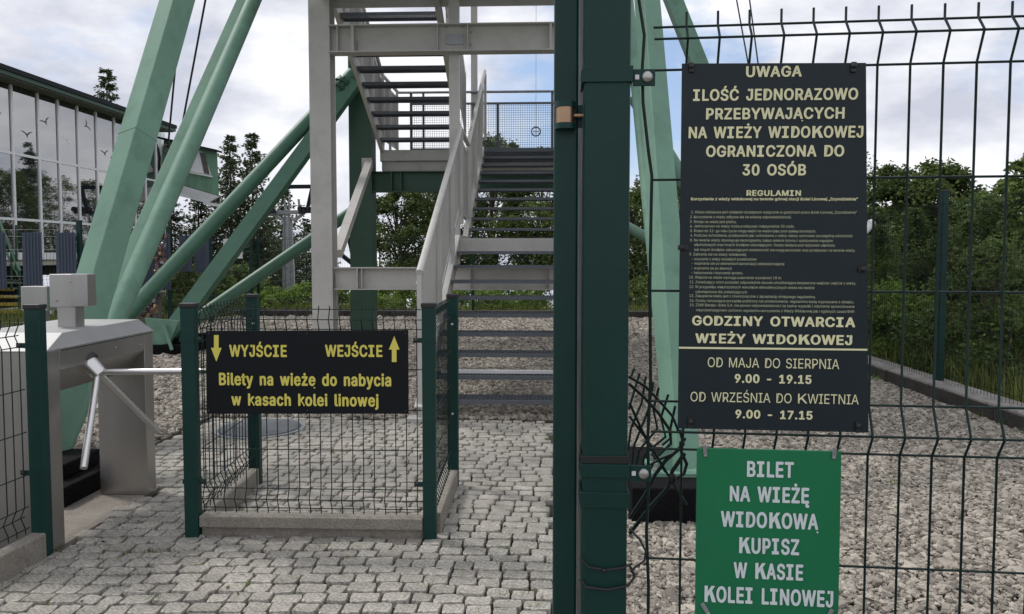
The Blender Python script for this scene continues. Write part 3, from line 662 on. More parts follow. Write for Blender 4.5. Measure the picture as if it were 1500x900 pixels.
# gate post with clamps
gp0 = at(888.5, 500, 1.33)
gp = thing('gate_post', 'thick dark green square gate post wrapped with clamps and black ties', 'post', (gp0.x, gp0.y, 0))
x0, x1 = at(854.5, 400, 1.33).x, at(922, 400, 1.33).x
b = MB(); b.box(x0, x1, 1.33, 1.33 + (x1 - x0), -.05, 2.3); b.build('post', 'post', gp, bevel=.006)
def band(py0, py1, g=.0035, m='post', nm='clamp'):
    b = MB(); za, zb_ = at(888, py1, 1.33).z, at(888, py0, 1.33).z; w = x1 - x0
    b.box(x0 - g, x1 + g, 1.33 - g, 1.3295, za, zb_); b.box(x0 - g, x0 - .0003, 1.33, 1.33 + w, za, zb_); b.box(x1 + .0003, x1 + g, 1.33, 1.33 + w, za, zb_)
    return b.build(nm, m, gp, bevel=.0012)
for (q0, q1, ear) in ((97, 121, 1), (680, 700, 1), (721, 744, 0)):
    o = band(q0, q1)
    if ear:
        zc = at(888, (q0 + q1) / 2 + 4, 1.33).z; b = MB(); b.box(x1 + .0042, at(958, 300, 1.335).x, 1.334, 1.338, zc - .015, zc + .014); b.build('clamp_ear', 'post', o, bevel=.001)
        b = MB(); bx = at(946, 300, 1.335).x; b.ball((bx, 1.331, zc), .0095, (1, .55, 1), 16, 8); b.build('bolt', 'zinc', o)
        b = MB(); b.box(at(929, 300, 1.33).x, at(935, 300, 1.33).x, 1.3325, 1.3338, zc - .004, zc + .004); b.build('square_hole', 'whitep', o)
for (q0, q1) in ((668, 679), ):
    band(q0, q1, .0022, 'black', 'rubber_strip')
b = MB(); b.tube([at(x, y_, 1.325) for x, y_ in ((850, 818), (862, 831), (888, 835), (912, 832), (926, 826))], .0022, 8); b.ball(at(885, 836, 1.322), .004); b.build('cable_tie', 'black', gp)
b = MB(); b.tube([at(x, y_, 1.325) for x, y_ in ((850, 848), (858, 860), (890, 864), (920, 858), (930, 845), (922, 828))], .0026, 8); b.build('cable_tie', 'black', gp)
b = MB(); b.tube([at(x, y_, 1.33) for x, y_ in ((922, 775), (937, 790), (946, 808), (944, 822), (932, 830), (924, 838))], .002, 8); b.build('loose_tie_end', 'black', gp)
# open gate leaf, seen edge on
gl = thing('gate_leaf', 'dark green mesh gate leaf swung open, seen edge on between post and stairs', 'gate', (0.03, 1.45, 0))
gx0, gx1 = at(811, 400, 1.36).x, at(846, 400, 1.36).x
b = MB(); b.box(gx0, gx1, 1.36, 1.40, .06, 2.3); b.build('frame', 'post', gl, bevel=.004)
b = MB(); b.box(gx0 + .003, gx1 - .003, .42, .46, .06, 2.0) if False else b.box(gx0 + .004, gx1 - .004, 1.402, 1.43, .06, .1); b.build('bottom_rail', 'post', gl)
b = MB(); hz = at(829, 168, 1.34).z; hx = at(828, 168, 1.34).x
b.tube([(hx, 1.352, hz - .014), (hx, 1.352, hz + .014)], .0165, 20); hb = b.build('hinge_bushing', 'brass', gl)
for zz in (hz - .019, hz + .019):
    b = MB(); b.tube([(hx, 1.352, zz - .005), (hx, 1.352, zz + .005)], .0185, 20); b.build('hinge_collar', 'post', gl)
b = MB(); b.tube([(hx + .014, 1.352, hz), (x0 + .001, 1.352, hz)], .0036, 10); b.build('hinge_pin', 'brass', gl)
b = MB(); b.box(at(846, 300, 1.37).x, x0 - .001, 1.36, 1.362, hz - .02, hz + .02); b.build('hinge_plate', 'post', gl)
b = MB(); xa = at(851.5, 400, 1.42).x
b.box(xa - .0015, xa + .0015, 1.405, 1.412, .06, 2.3)
for k in range(12): b.box(xa - .0018, xa + .0018, 1.44 + k * .05, 1.446 + k * .05, .06, 2.0)
b.build('mesh_edge', 'galvl', gl, kind='stuff')
# ------------------------------------------------------------------ bent mesh offcut beside the gate post
bo = thing('bent_mesh_panel', 'low crumpled green mesh panel bent outward behind the gate post clamp', 'fence panel', (.2, 1.5, 0))
YO = 1.50
tips = [((929, 540), (923, 556)), ((937, 547), (926, 583), (921, 600)), ((946, 552), (940, 590), (924, 628), (920, 660)), ((957, 560), (950, 600), (928, 655), (924, 700)), ((965, 568), (957, 600), (963, 628), (936, 660), (928, 700)),
        ((979, 578), (968, 612), (975, 640), (945, 665), (936, 700)), ((989, 595), (982, 628), (983, 650), (960, 672), (946, 700))]
for k, tp in enumerate(tips):
    b = MB(); b.tube([at(x, y_, YO + .02 * (6 - k)) for x, y_ in tp], .0027, 6); b.build('vertical_wire', 'wire', bo)
for pts, r_ in (([(921, 552), (945, 566), (968, 590), (985, 610), (994, 632)], .0027), ([(921, 562), (945, 584), (965, 606), (981, 630), (982, 642), (970, 652)], .003),
                ([(922, 590), (940, 630), (960, 665), (975, 692)], .0027), ([(922, 610), (948, 645), (975, 690), (1006, 740)], .0025),
                ([(996, 630), (1000, 645), (998, 662), (1006, 680), (1002, 694), (990, 702)], .0033), ([(1004, 642), (996, 655), (985, 665), (968, 672), (945, 685)], .003),
                ([(998, 655), (975, 675), (960, 695), (945, 725), (922, 760)], .0038), ([(1003, 664), (985, 690), (978, 715), (955, 740), (922, 782)], .0042)):
    b = MB(); b.tube([at(x, y_, YO - .03) for x, y_ in pts], r_, 8); b.build('bent_wire', 'wire', bo)
b = MB(); b.ball(at(985, 702, YO - .035), .009, (1, .6, 1.3)); b.ball(at(999, 650, YO - .035), .006, (1, .6, 1.3)); b.build('tie_knot', 'black', bo)
# ------------------------------------------------------------------ signs
def hitplane(px, py, o, n):
    d = ray(px, py); c = Vector((0, 0, EYE)); t = (o - c).dot(n) / d.dot(n); return c + d * t
FONT = None
try: FONT = bpy.data.fonts.load(bpy.utils.system_resource('DATAFILES', path='fonts') + '/Inter.woff2')
except Exception: FONT = None
gc = {}
def rawtext(body, bold, res):
    cu = bpy.data.curves.new('lettering', 'FONT'); cu.body = body; cu.resolution_u = res
    if FONT: cu.font = FONT
    o = bpy.data.objects.new('tmp', cu); COL.objects.link(o); me = bpy.data.meshes.new_from_object(o); bpy.data.objects.remove(o); bpy.data.curves.remove(cu)
    V = np.array([v.co[:] for v in me.vertices]).reshape(-1, 3); F = [tuple(p.vertices) for p in me.polygons]; bpy.data.meshes.remove(me)
    if bold > .01:     # a heavier weight: the outline thickened by overprinting, each copy a hair above the last
        vs, fs = [V], list(F); n = len(V)
        for q in range(1, 9):
            a = q * math.pi / 4; vs.append(V + np.array([math.cos(a) * bold * 1.15, math.sin(a) * bold * .75, q * .02])); fs += [tuple(i + n * q for i in f) for f in F]
        V, F = np.concatenate(vs), fs
    return V, F
def wid(t, res=1):
    V, F = rawtext(t, 0, res); return V[:, 0].max() - V[:, 0].min()
def glyph(c, bold, res):
    k = (c, bold, res)
    if k not in gc:
        if c == ' ': gc[k] = (None, None, .30)
        else:
            adv = wid('H' + c + 'H') - HH; V, F = rawtext(c, bold, res)
            if c == 'K':
                t = .095 + (2.3 * bold if bold > .01 else 0); o_ = bold * .75 if bold > .01 else 0; H_ = CAP; w = .54
                V = np.array([(.06, -o_, 0), (.06 + t, -o_, 0), (.06 + t, H_ + o_, 0), (.06, H_ + o_, 0),
                              (.06 + t, H_ * .30, .004), (.06 + t, H_ * .30 + t * 1.1, .004), (w + .03 - t * .95, H_ + o_, .004), (w + .03 + t * .2, H_ + o_, .004),
                              (.06 + t + .10, H_ * .47, .008), (.06 + t + .10 + t * .75, H_ * .47 + t * .85, .008), (w + .07 + t * .3, -o_, .008), (w + .07 - t * .95, -o_, .008)], float)
                F = [(0, 1, 2, 3), (4, 7, 6, 5), (8, 11, 10, 9)]; adv = w + .08 + (0 if bold > .01 else .02)
            if c in 'IJ' and bold > .01:
                t = .085 + 2.3 * bold; H_ = CAP; V = V.copy(); bold = bold * .75
                def rect(x0, x1, y0, y1):
                    return [(x0, y0, 0), (x1, y0, 0), (x1, y1, 0), (x0, y1, 0)]
                if c == 'I':
                    w = .40; R_ = rect(w / 2 - t / 2, w / 2 + t / 2, t * .7 - bold, H_ + bold - t * .7) + rect(.02, w - .02, -bold, t * .7 - bold) + rect(.02, w - .02, H_ + bold - t * .7, H_ + bold)
                    V = np.array(R_); F = [(0, 1, 2, 3), (4, 5, 6, 7), (8, 9, 10, 11)]; adv = w + .04
                else:
                    x1 = V[:, 0].max() - t; n_ = len(V); V = np.concatenate([V, np.array(rect(x1 - .13, x1 + .001, H_ + bold - t * .7, H_ + bold))]); F = F + [(n_, n_ + 1, n_ + 2, n_ + 3)]
            gc[k] = (V, F, adv)
    return gc[k]
HH = wid('HH')
_v, _f = rawtext('H', 0, 1); CAP = _v[:, 1].max()
def layout(body, bold, res):
    if res == 1: return rawtext(body, bold, res)
    vs, fs, x, k = [], [], 0.0, 0
    for c in body:
        V, F, adv = glyph(c, bold, res)
        if V is not None: vs.append(V + np.array([x, 0, 0])); fs += [tuple(i + k for i in f) for f in F]; k += len(V)
        x += adv + (bold * 1.5)
    return np.concatenate(vs), fs
def text(parent, o, n, ux, body, X0, X1, yt, yb, m, bold=.02, lift=.0012, res=3, skew=0.0):
    co_, F = layout(body, bold, res)
    cm = (X0 + X1) / 2; A = hitplane(X0, yb, o, n); B = hitplane(X1, yb, o, n); C = hitplane(cm, yb, o, n); T = hitplane(cm, yt, o, n)
    w = (B - A).length; h = (T - C).length; ch = CAP + 1.5 * bold
    x_ = (co_[:, 0] - co_[:, 0].min()) / (co_[:, 0].max() - co_[:, 0].min()) - .5; y_ = (co_[:, 1] + .75 * bold) / ch
    uz = n.cross(ux).normalized();  uz = uz if uz.z > 0 else -uz
    ns = n if n.y < 0 else -n
    Pn = np.array(C)[None] + x_[:, None] * w * np.array(ux)[None] + y_[:, None] * h * np.array(uz)[None] + np.array(ns)[None] * (lift + co_[:, 2:3] * .002)
    me = bpy.data.meshes.new('lettering'); me.from_pydata(Pn.tolist(), [], F); me.materials.append(M[m]); me.update()
    return place('lettering', me, parent)
def board(parent, name, o, n, ux, TL, TR, BR, BL, th, m, bevel=.001):
    c = [hitplane(*q, o, n) for q in (BL, BR, TR, TL)]; ns = n if n.y < 0 else -n
    b = MB(); b.hexa([p - ns * th for p in c] + [p for p in c]); return b.build(name, m, parent, bevel=bevel)
ux = (NF1 - NF0); ux.z = 0; ux.normalize(); nn = Vector((ux.y, -ux.x, 0))
so_ = NF0 + nn * .030
uxs = (hitplane(1269, 91, so_, nn) - hitplane(999, 94, so_, nn)).normalized(); uxb = (hitplane(1273, 634, so_, nn) - hitplane(993, 628, so_, nn)).normalized()
def uxat(py): t = (py - 92) / 540; v = uxs.lerp(uxb, t); return v.normalized()
bs = thing('information_sign', 'tall slate grey board of visiting rules in pale yellow lettering, headed UWAGA', 'sign', (NF0.x + .2, NF0.y, 1.1))
board(bs, 'panel', so_, nn, ux, (999, 93), (1269, 92), (1272.5, 634), (993, 628), .004, 'sign')
BT = [("UWAGA", 1092.2, 1173.9, 97.1, 113.2), ("ILOŚĆ JEDNORAZOWO", 1013.7, 1255, 130.3, 147.5), ("PRZEBYWAJĄCYCH", 1033, 1235.5, 158.2, 175), ("NA WIEŻY WIDOKOWEJ", 1007, 1262.4, 185.4, 202.6),
      ("OGRANICZONA DO", 1033, 1235, 213.2, 230), ("30 OSÓB", 1087, 1180, 240.8, 257.4), ("REGULAMIN", 1093, 1172.7, 279, 287.4)]
for t_, a, b_, c, d in BT: text(bs, so_, nn, uxat(d), t_, a, b_, c, d, 'cream', .026)
text(bs, so_, nn, uxat(294), "Korzystania z wieży widokowej na terenie górnej stacji Kolei Linowej „Szyndzielnia”", 1010.6, 1255, 289.6, 293.9, 'cream', .02, res=1)
RT = ["1. Wieża widokowa jest obiektem dostępnym wyłącznie w godzinach pracy Kolei Linowej „Szyndzielnia”", "2. Korzystanie z wieży odbywa się na własną odpowiedzialność.", "3. Wstęp na wieżę jest płatny.",
      "4. Jednorazowo na wieży może przebywać maksymalnie 30 osób.", "5. Dzieci do 12-go roku życia mogą wejść na wieżę tylko pod opieką dorosłych.",
      "6. Podczas wchodzenia, przebywania jak i schodzenia z wieży należy zachować szczególną ostrożność.", "8. Na terenie wieży obowiązuje bezwzględny zakaz palenia tytoniu i spożywania napojów",
      "alkoholowych oraz innych środków odurzających. Osoby będące pod wpływem alkoholu", "lub innych środków zaburzających świadomość nie mogą korzystać oraz przebywać na terenie wieży.", "9. Zabrania się na wieży widokowej:",
      "- zrzucania z wieży wszelkich przedmiotów", "- wspinania się po elementach konstrukcji zabezpieczającej", "- wspinania się po elewacji", "- hałasowania i niszczenia sprzętu.",
      "10. Wejście na wieżę wymaga pokonania wysokości 18 m.", "11. Zwiedzający winni posiadać odpowiednie obuwie umożliwiające bezpieczne wejście i zejście z wieży.", "12. W przypadku niekorzystnych warunków atmosferycznych wieża nie będzie",
      "udostępniona dla zwiedzających.", "13. Zakupienie biletu jest z równoznaczne z akceptacją niniejszego regulaminu.", "14. Osoby naruszające porządek publiczny lub postanowienia  regulaminu będą wypraszane z obiektu.",
      "15. ZIAD Bielsko-Biała S.A. nie ponosi odpowiedzialności za żadne wypadki i zdarzenia spowodowane", "nieprzestrzeganiem zarówno regulaminu korzystania z Wieży Widokowej jak i ogólnych zasad BHP."]
RY = [195, 228, 261, 292, 325, 357, 390, 422, 457, 487, 520, 551, 583, 615, 648, 683, 715, 747, 778, 812, 843, 878]
RE = [1295, 848, 468, 865, 1015, 1270, 1130, 1142, 1285, 535, 605, 795, 433, 512, 778, 1290, 1003, 545, 1012, 1275, 1278, 1283]
RS = [147, 143, 143, 143, 143, 143, 140, 170, 170, 140, 155, 155, 155, 155, 137, 137, 137, 183, 137, 137, 137, 183]
for t_, y_, e, s__ in zip(RT, RY, RE, RS):
    yc = 270 + y_ / 4.735; text(bs, so_, nn, uxat(yc), t_, 980 + s__ / 4.735, 980 + e / 4.735, yc - 2.0, yc + 1.9, 'cream2', .006, res=1)
for t_, a, b_, c, d, bo_ in (("GODZINY OTWARCIA", 1012.3, 1251, 463.8, 478.2, .03), ("WIEŻY WIDOKOWEJ", 1017, 1246.5, 489.8, 504.2, .03), ("OD MAJA DO SIERPNIA", 1035.7, 1228, 525, 539.2, 0), ("9.00 - 19.15", 1075.5, 1188, 548.8, 561.7, .03),
                         ("OD WRZEŚNIA DO KWIETNIA", 1010, 1256, 576.2, 590.2, 0), ("9.00 - 17.15", 1076.6, 1189.5, 601.2, 613.8, .03)):
    text(bs, so_, nn, uxat(d), t_, a, b_, c, d, 'cream', bo_)
sl_ = so_ + (nn if nn.y < 0 else -nn) * .0008
board(bs, 'divider_line', sl_, nn, ux, (994.5, 508.3), (1270.5, 511.3), (1270.5, 514), (994.5, 511), .0007, 'cream', 0)
for (xa_, ya_, xb_, yb_) in ((1012, 92, 1013, 106), (1251, 91, 1250, 106), (993, 363, 1008, 363), (1257, 395, 1273, 394), (1012, 612, 1011, 628), (1257, 618, 1257, 634)):
    p0 = hitplane(xa_, ya_, so_ + nn * .002, nn); p1 = hitplane(xb_, yb_, so_ + nn * .002, nn); b = MB(); b.beam(p0, p1, .0085, .004, up=nn); b.ball(p1 * .4 + p0 * .6, .0055); b.build('cable_tie', 'black', bs, bevel=.0008)
gs = thing('ticket_sign', 'bright green board with white lettering about buying a tower ticket', 'sign', (NF0.x + .25, NF0.y, .9))
board(gs, 'panel', so_, nn, ux, (1021, 656.5), (1233, 661.5), (1228, 915), (1018, 907), .004, 'greensign')
ug = (hitplane(1233, 661.5, so_, nn) - hitplane(1021, 656.5, so_, nn)).normalized()
for t_, a, b_, c, d in (("BILET", 1093.7, 1162.3, 676, 699.3), ("NA WIEŻĘ", 1068.3, 1185, 713, 736), ("WIDOKOWĄ", 1055, 1198.3, 750.5, 773.8), ("KUPISZ", 1082.3, 1170, 788.3, 811.7), ("W KASIE", 1074, 1175.7, 825, 848.5), ("KOLEI LINOWEJ", 1031, 1219, 861.5, 885.5)):
    text(gs, so_, nn, ug, t_, a, b_, c, d, 'white', .03)
for (xa_, ya_, xb_, yb_) in ((1032, 652, 1033.5, 668), (1223, 656, 1221.5, 671), (1028, 884, 1038, 900), (1219, 893, 1213, 905)):
    p0 = hitplane(xa_, ya_, so_ + nn * .002, nn); p1 = hitplane(xb_, yb_, so_ + nn * .002, nn); b = MB(); b.beam(p0, p1, .007, .002, up=nn); b.ball(p1, .0032, n=10); b.build('hanging_strap', 'galvl', gs, bevel=.0006)
# ------------------------------------------------------------------ cage with the entrance sign
yF, yK = 3.66, 4.53
cg = thing('barrier_cage', 'low three sided enclosure of dark green posts and mesh on concrete kerbs, mid path', 'barrier', (-1.0, 4.1, 0), )
gx_ = lambda px, Y: at(px, 600, Y).x
cp = {}
for k, (px, Y, w) in {'fl': (276.5, yF, .072), 'fr': (628, yF, .066), 'bl': (370.5, yK, .072), 'br': (663, yK, .066)}.items():
    x = gx_(px, Y); cp[k] = (x, Y); post(cg, x, Y + .025, w, .05, at(px, 448 if Y == yF else 434, Y).z)
Zr = [1.15, 1.10, 1.05, .85, .645, .44, .24, .19, .14]; Fr = [(1.05, 1.10, 1.15), (.14, .19, .24)]
panel(cg, (cp['fl'][0] + .045, yF + .03), (cp['fr'][0] - .03, yF + .03), .115, 1.168, Fr, Zr, .022, 1, rw=.0026, sp=.0545, first=.012, n6=6)
panel(cg, (cp['fl'][0] + .045, yF + .06), (cp['bl'][0] + .0, yK), .115, 1.168, Fr, Zr, .022, 1, rw=.0026, sp=.0533, n6=6)
panel(cg, (cp['fr'][0] + .02, yF + .06), (cp['br'][0] - .01, yK), .115, 1.168, Fr, Zr, .022, -1, rw=.0026, sp=.0533, n6=6)
def strip(b, p0, p1, w, z0, z1, **k): b.beam((p0[0], p0[1], (z0 + z1) / 2), (p1[0], p1[1], (z0 + z1) / 2), w, z1 - z0)
b = MB(); strip(b, (cp['fl'][0] + .04, yF + .05), (cp['fr'][0] - .035, yF + .05), .05, -.05, .045); strip(b, (cp['fl'][0] + .04, yF + .04), (cp['fr'][0] - .035, yF + .04), .085, .046, .105); b.build('concrete_kerb', 'concrete', cg, bevel=.006)
b = MB(); strip(b, (cp['fl'][0] + .025, yF + .1), (cp['bl'][0] + .01, yK - .02), .06, -.05, .105); b.build('concrete_kerb', 'concrete', cg, bevel=.006)
b = MB(); strip(b, (cp['fr'][0] + .015, yF + .1), (cp['br'][0] + .0, yK + .0), .06, -.05, .105); b.build('concrete_kerb', 'concrete', cg, bevel=.006)
def clamp(par, x, y, z, w, d, bx):
    b = MB(); g_ = .003; b.box(x - w / 2 - g_, x + w / 2 + g_, y - d / 2 - g_, y - d / 2 - .0003, z - .012, z + .012); b.box(x + (w / 2 + .0003) * bx, x + (w / 2 + g_) * bx, y - d / 2, y + d / 2, z - .012, z + .012) if bx > 0 else b.box(x - w / 2 - g_, x - w / 2 - .0003, y - d / 2, y + d / 2, z - .012, z + .012)
    xx0 = x + bx * (w / 2 + .002); b.box(min(xx0, xx0 + bx * .04), max(xx0, xx0 + bx * .04), y - d / 2 + .002, y - d / 2 + .006, z - .012, z + .012)
    o = b.build('clamp', 'post', par); q = MB(); q.ball((xx0 + bx * .024, y - d / 2 - .001, z), .010, (1, .6, 1), 10, 6); q.build('bolt', 'black', o)
for z in (1.0, .28):
    clamp(cg, cp['fl'][0], yF + .025, z, .072, .05, 1); clamp(cg, cp['fr'][0], yF + .025, z, .066, .05, -1)
for z in (1.0, .45):
    for kk in ('bl', 'br'):
        q = MB(); q.ball((cp[kk][0] + (.012 if kk == 'bl' else 0), yK - .004, z), .009, (1, .6, 1), 8, 5); q.build('bolt', 'zinc', cg)
# entrance sign
es_o = Vector((0, yF + .03 - .028, 0)); es_n = Vector((0, -1, 0)); ex = Vector((1, 0, 0))
es = thing('entrance_sign', 'black board with yellow arrows and exit and entry lettering on the low cage', 'sign', (at(450, 545, yF).x, yF, .8))
board(es, 'panel', es_o, es_n, ex, (301.5, 485), (598, 484), (598.5, 606.5), (302.5, 606.5), .005, 'sign2')
for t_, a, b_, c, d in (("WYJŚCIE", 336, 420.3, 505.4, 523), ("WEJŚCIE", 476.3, 560.3, 505.4, 523), ("Bilety na wieżę do nabycia", 320.5, 572.6, 547, 565.4), ("w kasach kolei linowej", 338.7, 554.3, 577, 595)):
    text(es, es_o, es_n, ex, t_, a, b_, c, d, 'yellow', .028 if t_[0] == 'W' else .03)
def arrow(cx, y0, y1, up, w=15.5):
    P = [(0, 0), (.5, .52), (.22, .52), (.22, 1), (-.22, 1), (-.22, .52), (-.5, .52)]; pts = []
    for a, f in P:
        yy_ = y0 + (y1 - y0) * f if up else y1 - (y1 - y0) * f; p = hitplane(cx + a * w, yy_, es_o, es_n); pts.append((p.x, p.z))
    b = MB(); b.extr(pts, 1, es_o.y - .0014, es_o.y - .0006); b.build('arrow', 'yellow', es)
arrow(317, 491, 530, False); arrow(577.5, 492.5, 530.5, True)
for px, py in ((306, 489), (450, 489), (594, 489), (306, 602), (594, 602), (450, 602)):
    b = MB(); b.ball(hitplane(px, py, es_o, es_n) + Vector((0, -.001, 0)), .0055, (1, .5, 1), 8, 4); b.build('screw', 'black', es)
# ------------------------------------------------------------------ low fence by the turnstile
xp, yp = at(60, 600, 3.42).x, 3.42
lf = thing('low_mesh_fence', 'low dark green mesh fence on a concrete kerb, ending at the turnstile', 'fence', (xp, 3, 0))
post(lf, xp, yp - .02, .075, .05, at(58, 449, yp).z)
clamp(lf, xp, yp - .02, 1.0, .075, .05, -1); clamp(lf, xp, yp - .02, .4, .075, .05, -1)
panel(lf, (xp - .03, yp - .07), (xp - .10, 1.6), .125, 1.13, [(1.0, 1.05, 1.10), (.15, .2, .25)], [1.10, 1.05, 1.0, .8, .6, .4, .25, .2, .15], .022, 1, rw=.0026, n6=6)
b = MB(); strip(b, (xp + .0, yp - .03), (xp - .09, 1.5), .07, -.05, .115); b.build('concrete_kerb', 'concrete', lf, bevel=.008)
# ------------------------------------------------------------------ turnstile
tn = thing('turnstile', 'brushed stainless steel tripod turnstile beside the paved path', 'turnstile', (-2.54, 4.1, 0))
X1_, X0_ = -2.338, -2.86; YN, YFa = 3.43, 4.395
sec = [(X1_, .965), (X1_, .865), (X1_ - .10, .735), (X0_, .735), (X0_, .965)]
b = MB(); b.extr(sec, 1, YN + .095, YFa - .095); b.build('housing', 'steel', tn, bevel=.003)
b = MB(); b.box(X0_, X1_, YN, YN + .094, -.004, .965); b.build('pedestal', 'steel', tn, bevel=.004)
b = MB(); b.box(-2.63, X1_, YFa - .094, YFa, -.004, .965); b.build('pedestal', 'steel', tn, bevel=.004)
b = MB(); b.hexa([(X0_ - .01, YN - .01, .9665), (X1_ + .006, YN - .01, .9665), (X1_ + .006, YFa + .006, .9665), (X0_ - .01, YFa + .006, .9665)] + [(X0_ + .0, YN + .19, 1.035), (X1_ - .045, YN + .19, 1.035), (X1_ - .055, YFa - .05, 1.04), (X0_ + .0, YFa - .05, 1.04)]); b.build('lid', 'lid', tn, bevel=.003)
b = MB(); b.box(X1_ + .0006, X1_ + .0016, YN + .108, YFa - .002, .955, .959); b.build('seam', 'black', tn)
hub = Vector((-2.31, 3.785, .812)); ax = Vector((.707, 0, -.707))
b = MB(); b.tube([hub - ax * .07, hub - ax * .01, hub + ax * .02], .045, 24, r1=.036); b.build('hub', 'chrome', tn)
b = MB(); b.tube([hub - ax * .09, hub - ax * .068], .058, 24); b.build('hub_collar', 'black', tn)
a1 = Vector((1, -.02, .02)).normalized()
for q in range(3):
    d = a1.copy(); d.rotate(Quaternion(ax, math.radians(120 * q))); s0_ = hub + d * .02
    b = MB(); b.tube([s0_, s0_ + d * (.64 if q == 0 else .52)], .0165, 18); b.build('arm', 'chrome', tn)
b = MB(); cx_, cy_ = at(104, 460, 3.92).x, 3.92
b.box(cx_ - .05, cx_ + .05, cy_ - .04, cy_ + .04, 1.03, 1.15); b.build('reader_stem', 'steel', tn, bevel=.004)
b = MB(); pl = [(cx_ - .075, cy_ - .06), (cx_ + .045, cy_ - .06), (cx_ + .045, cy_ - .0599), (cx_ + .095, cy_ + .0), (cx_ + .095, cy_ + .08), (cx_ - .075, cy_ + .08)]
pl = [pl[0], pl[1], pl[3], pl[4], pl[5]]
b.extr(pl, 2, 1.145, at(104, 402, cy_ - .06).z); b.build('card_reader', 'steel', tn, bevel=.004)
for (dx, dz_) in ((.06, .13), (-.055, .03)):
    b = MB(); b.ball((cx_ + dx * .7, cy_ - .062, 1.15 + dz_), .006); b.build('screw', 'zinc', tn)
for Yq, zq in ((4.0, .915), (4.25, .90)):
    b = MB(); b.ball((X1_ + .002, Yq, zq), .005); b.build('screw', 'zinc', tn)
# second reader box further off
rp = at(48, 455, 5.6)
rr_ = thing('reader_box', 'grey steel ticket reader box beyond the low fence post', 'ticket reader', (rp.x, 5.6, 0))
b = MB(); a_, c_ = at(31, 452, 5.6), at(68, 420, 5.6); b.box(a_.x, c_.x, 5.6, 5.75, a_.z - .02, c_.z); b.build('case', 'steel', rr_, bevel=.004)
b = MB(); b.box(rp.x - .05, rp.x + .05, 5.63, 5.72, 0, a_.z - .021); b.build('stem', 'steel', rr_)
# manhole cover
mc = atz(381, 628); mh = thing('manhole_cover', 'round ribbed metal manhole cover set in the paving behind the cage', 'manhole cover', (mc.x, mc.y, 0))
def disc(b, c, r, z0, z1, n=40): b.extr([(c.x + r * math.cos(2 * math.pi * i / n), c.y + r * math.sin(2 * math.pi * i / n)) for i in range(n)], 2, z0, z1)
b = MB(); disc(b, mc, .36, -.05, .008); b.build('rim', 'galvl', mh)
b = MB(); disc(b, mc, .33, -.03, .0095); b.build('plate', 'galv', mh)
b = MB(); k = -.30
while k < .31:
    hw = math.sqrt(.32 ** 2 - k * k); b.box(mc.x - hw, mc.x + hw, mc.y + k - .007, mc.y + k + .007, .0098, .017); k += .034
b.build('ribs', 'galvl', mh, kind='stuff')
# ------------------------------------------------------------------ fences round the gravel
def far_fence(name, label, pts, ztop, grp='tall green mesh fences round the gravel', posts=None, zb_=.15, rw=.0024, sp=.0533):
    f = thing(name, label, 'fence', (pts[0][0], pts[0][1], 0), grp)
    for (ax_, ay_), (bx_, by_) in zip(pts, pts[1:]):
        rows_ = [ztop - .02 - k for k in (0, .05, .1, .3, .5, .7, .75, .8, 1.0, 1.2, 1.4, 1.45, 1.5, 1.7) if ztop - k > zb_ + .05]
        fo = [(ztop - .12, ztop - .07, ztop - .02), (ztop - .82, ztop - .77, ztop - .72)]
        panel(f, (ax_, ay_), (bx_, by_), zb_, ztop, fo, rows_, .02, 1, rw=rw, n6=3, joined=True, sp=sp)
    return f
rpx = [at(1372, 548, 7.75).x]
f = far_fence('boundary_fence', 'dark green mesh fence on the kerb at the gravel edge, before the leafy trees', [(4.0, 2.0), (4.0, 17.1)], 1.95)
for Y in (2.75, 5.25, 7.75, 10.25, 12.75, 15.2, 17.1): post(f, 4.03, Y, .06, .04 + .03, 2.06, nm='post', z0=.1)
f = far_fence('boundary_fence', 'dark green mesh fence along the kerb beyond the tower, before the meadow', [(-6.6, 17.15), (4.0, 17.15)], 1.85)
for x in (-6.6, -4.1, -1.6, .9, 3.4): post(f, x, 17.18, .06, .05, 1.9, z0=.1)
f = far_fence('boundary_fence', 'dark mesh fence hung with slate boards by the glass station', [(-9.6, 11.0), (-6.8, 11.0), (-6.6, 17.1)], 1.82, zb_=.0)
for px, Y in ((118, 11.0), (248, 13.4), (309, 15.2), (368, 17.0)): post(f, at(px, 400, Y).x, Y, .07, .05, 1.93)
# slate boards on the left fence
def fboard(x0p, x1p, y0p, y1p, Y, label, m='board', cat='panel', nm='fence_board', grp='slate boards tied to the mesh fence', rib=True):
    a_ = at(x0p, y0p, Y); c_ = at(x1p, y1p, Y); t = thing(nm, label, cat, (a_.x, Y, 0), grp)
    b = MB(); b.box(a_.x, c_.x, Y, Y + .02, c_.z, a_.z); b.build('panel', m, t)
    if rib:
        k = 1
        while a_.x + k * .05 < c_.x: q = MB(); q.box(a_.x + k * .05 - .008, a_.x + k * .05 + .008, Y - .012, Y - .0004, c_.z + .005, a_.z - .005); q.build('rib', m, t); k += 1
fboard(-25, 9.5, 341, 424, 10.93, 'slate board on the mesh fence, beside the yellow edged steps')
fboard(32, 62, 341, 424, 10.93, 'slate board on the mesh fence, just past the green handrail of the steps')
fboard(81, 112, 341, 412, 10.93, 'slate board on the mesh fence, hard against the dark fence post')
fboard(203, 250, 343, 425, 13.0, 'slate board on the mesh fence, behind the hanging padlocks')
fboard(262, 281, 345, 398, 13.9, 'slate board between the fence post and the slanting pipe', rib=False)
fboard(284, 306, 345, 400, 14.6, 'slate board on the mesh fence, below the slanting green beam', rib=False)
fboard(327, 355, 350, 379, 14.3, 'blank white notice board on the mesh fence behind the tower beam', 'whitep', 'notice board', 'notice_board', None, False)
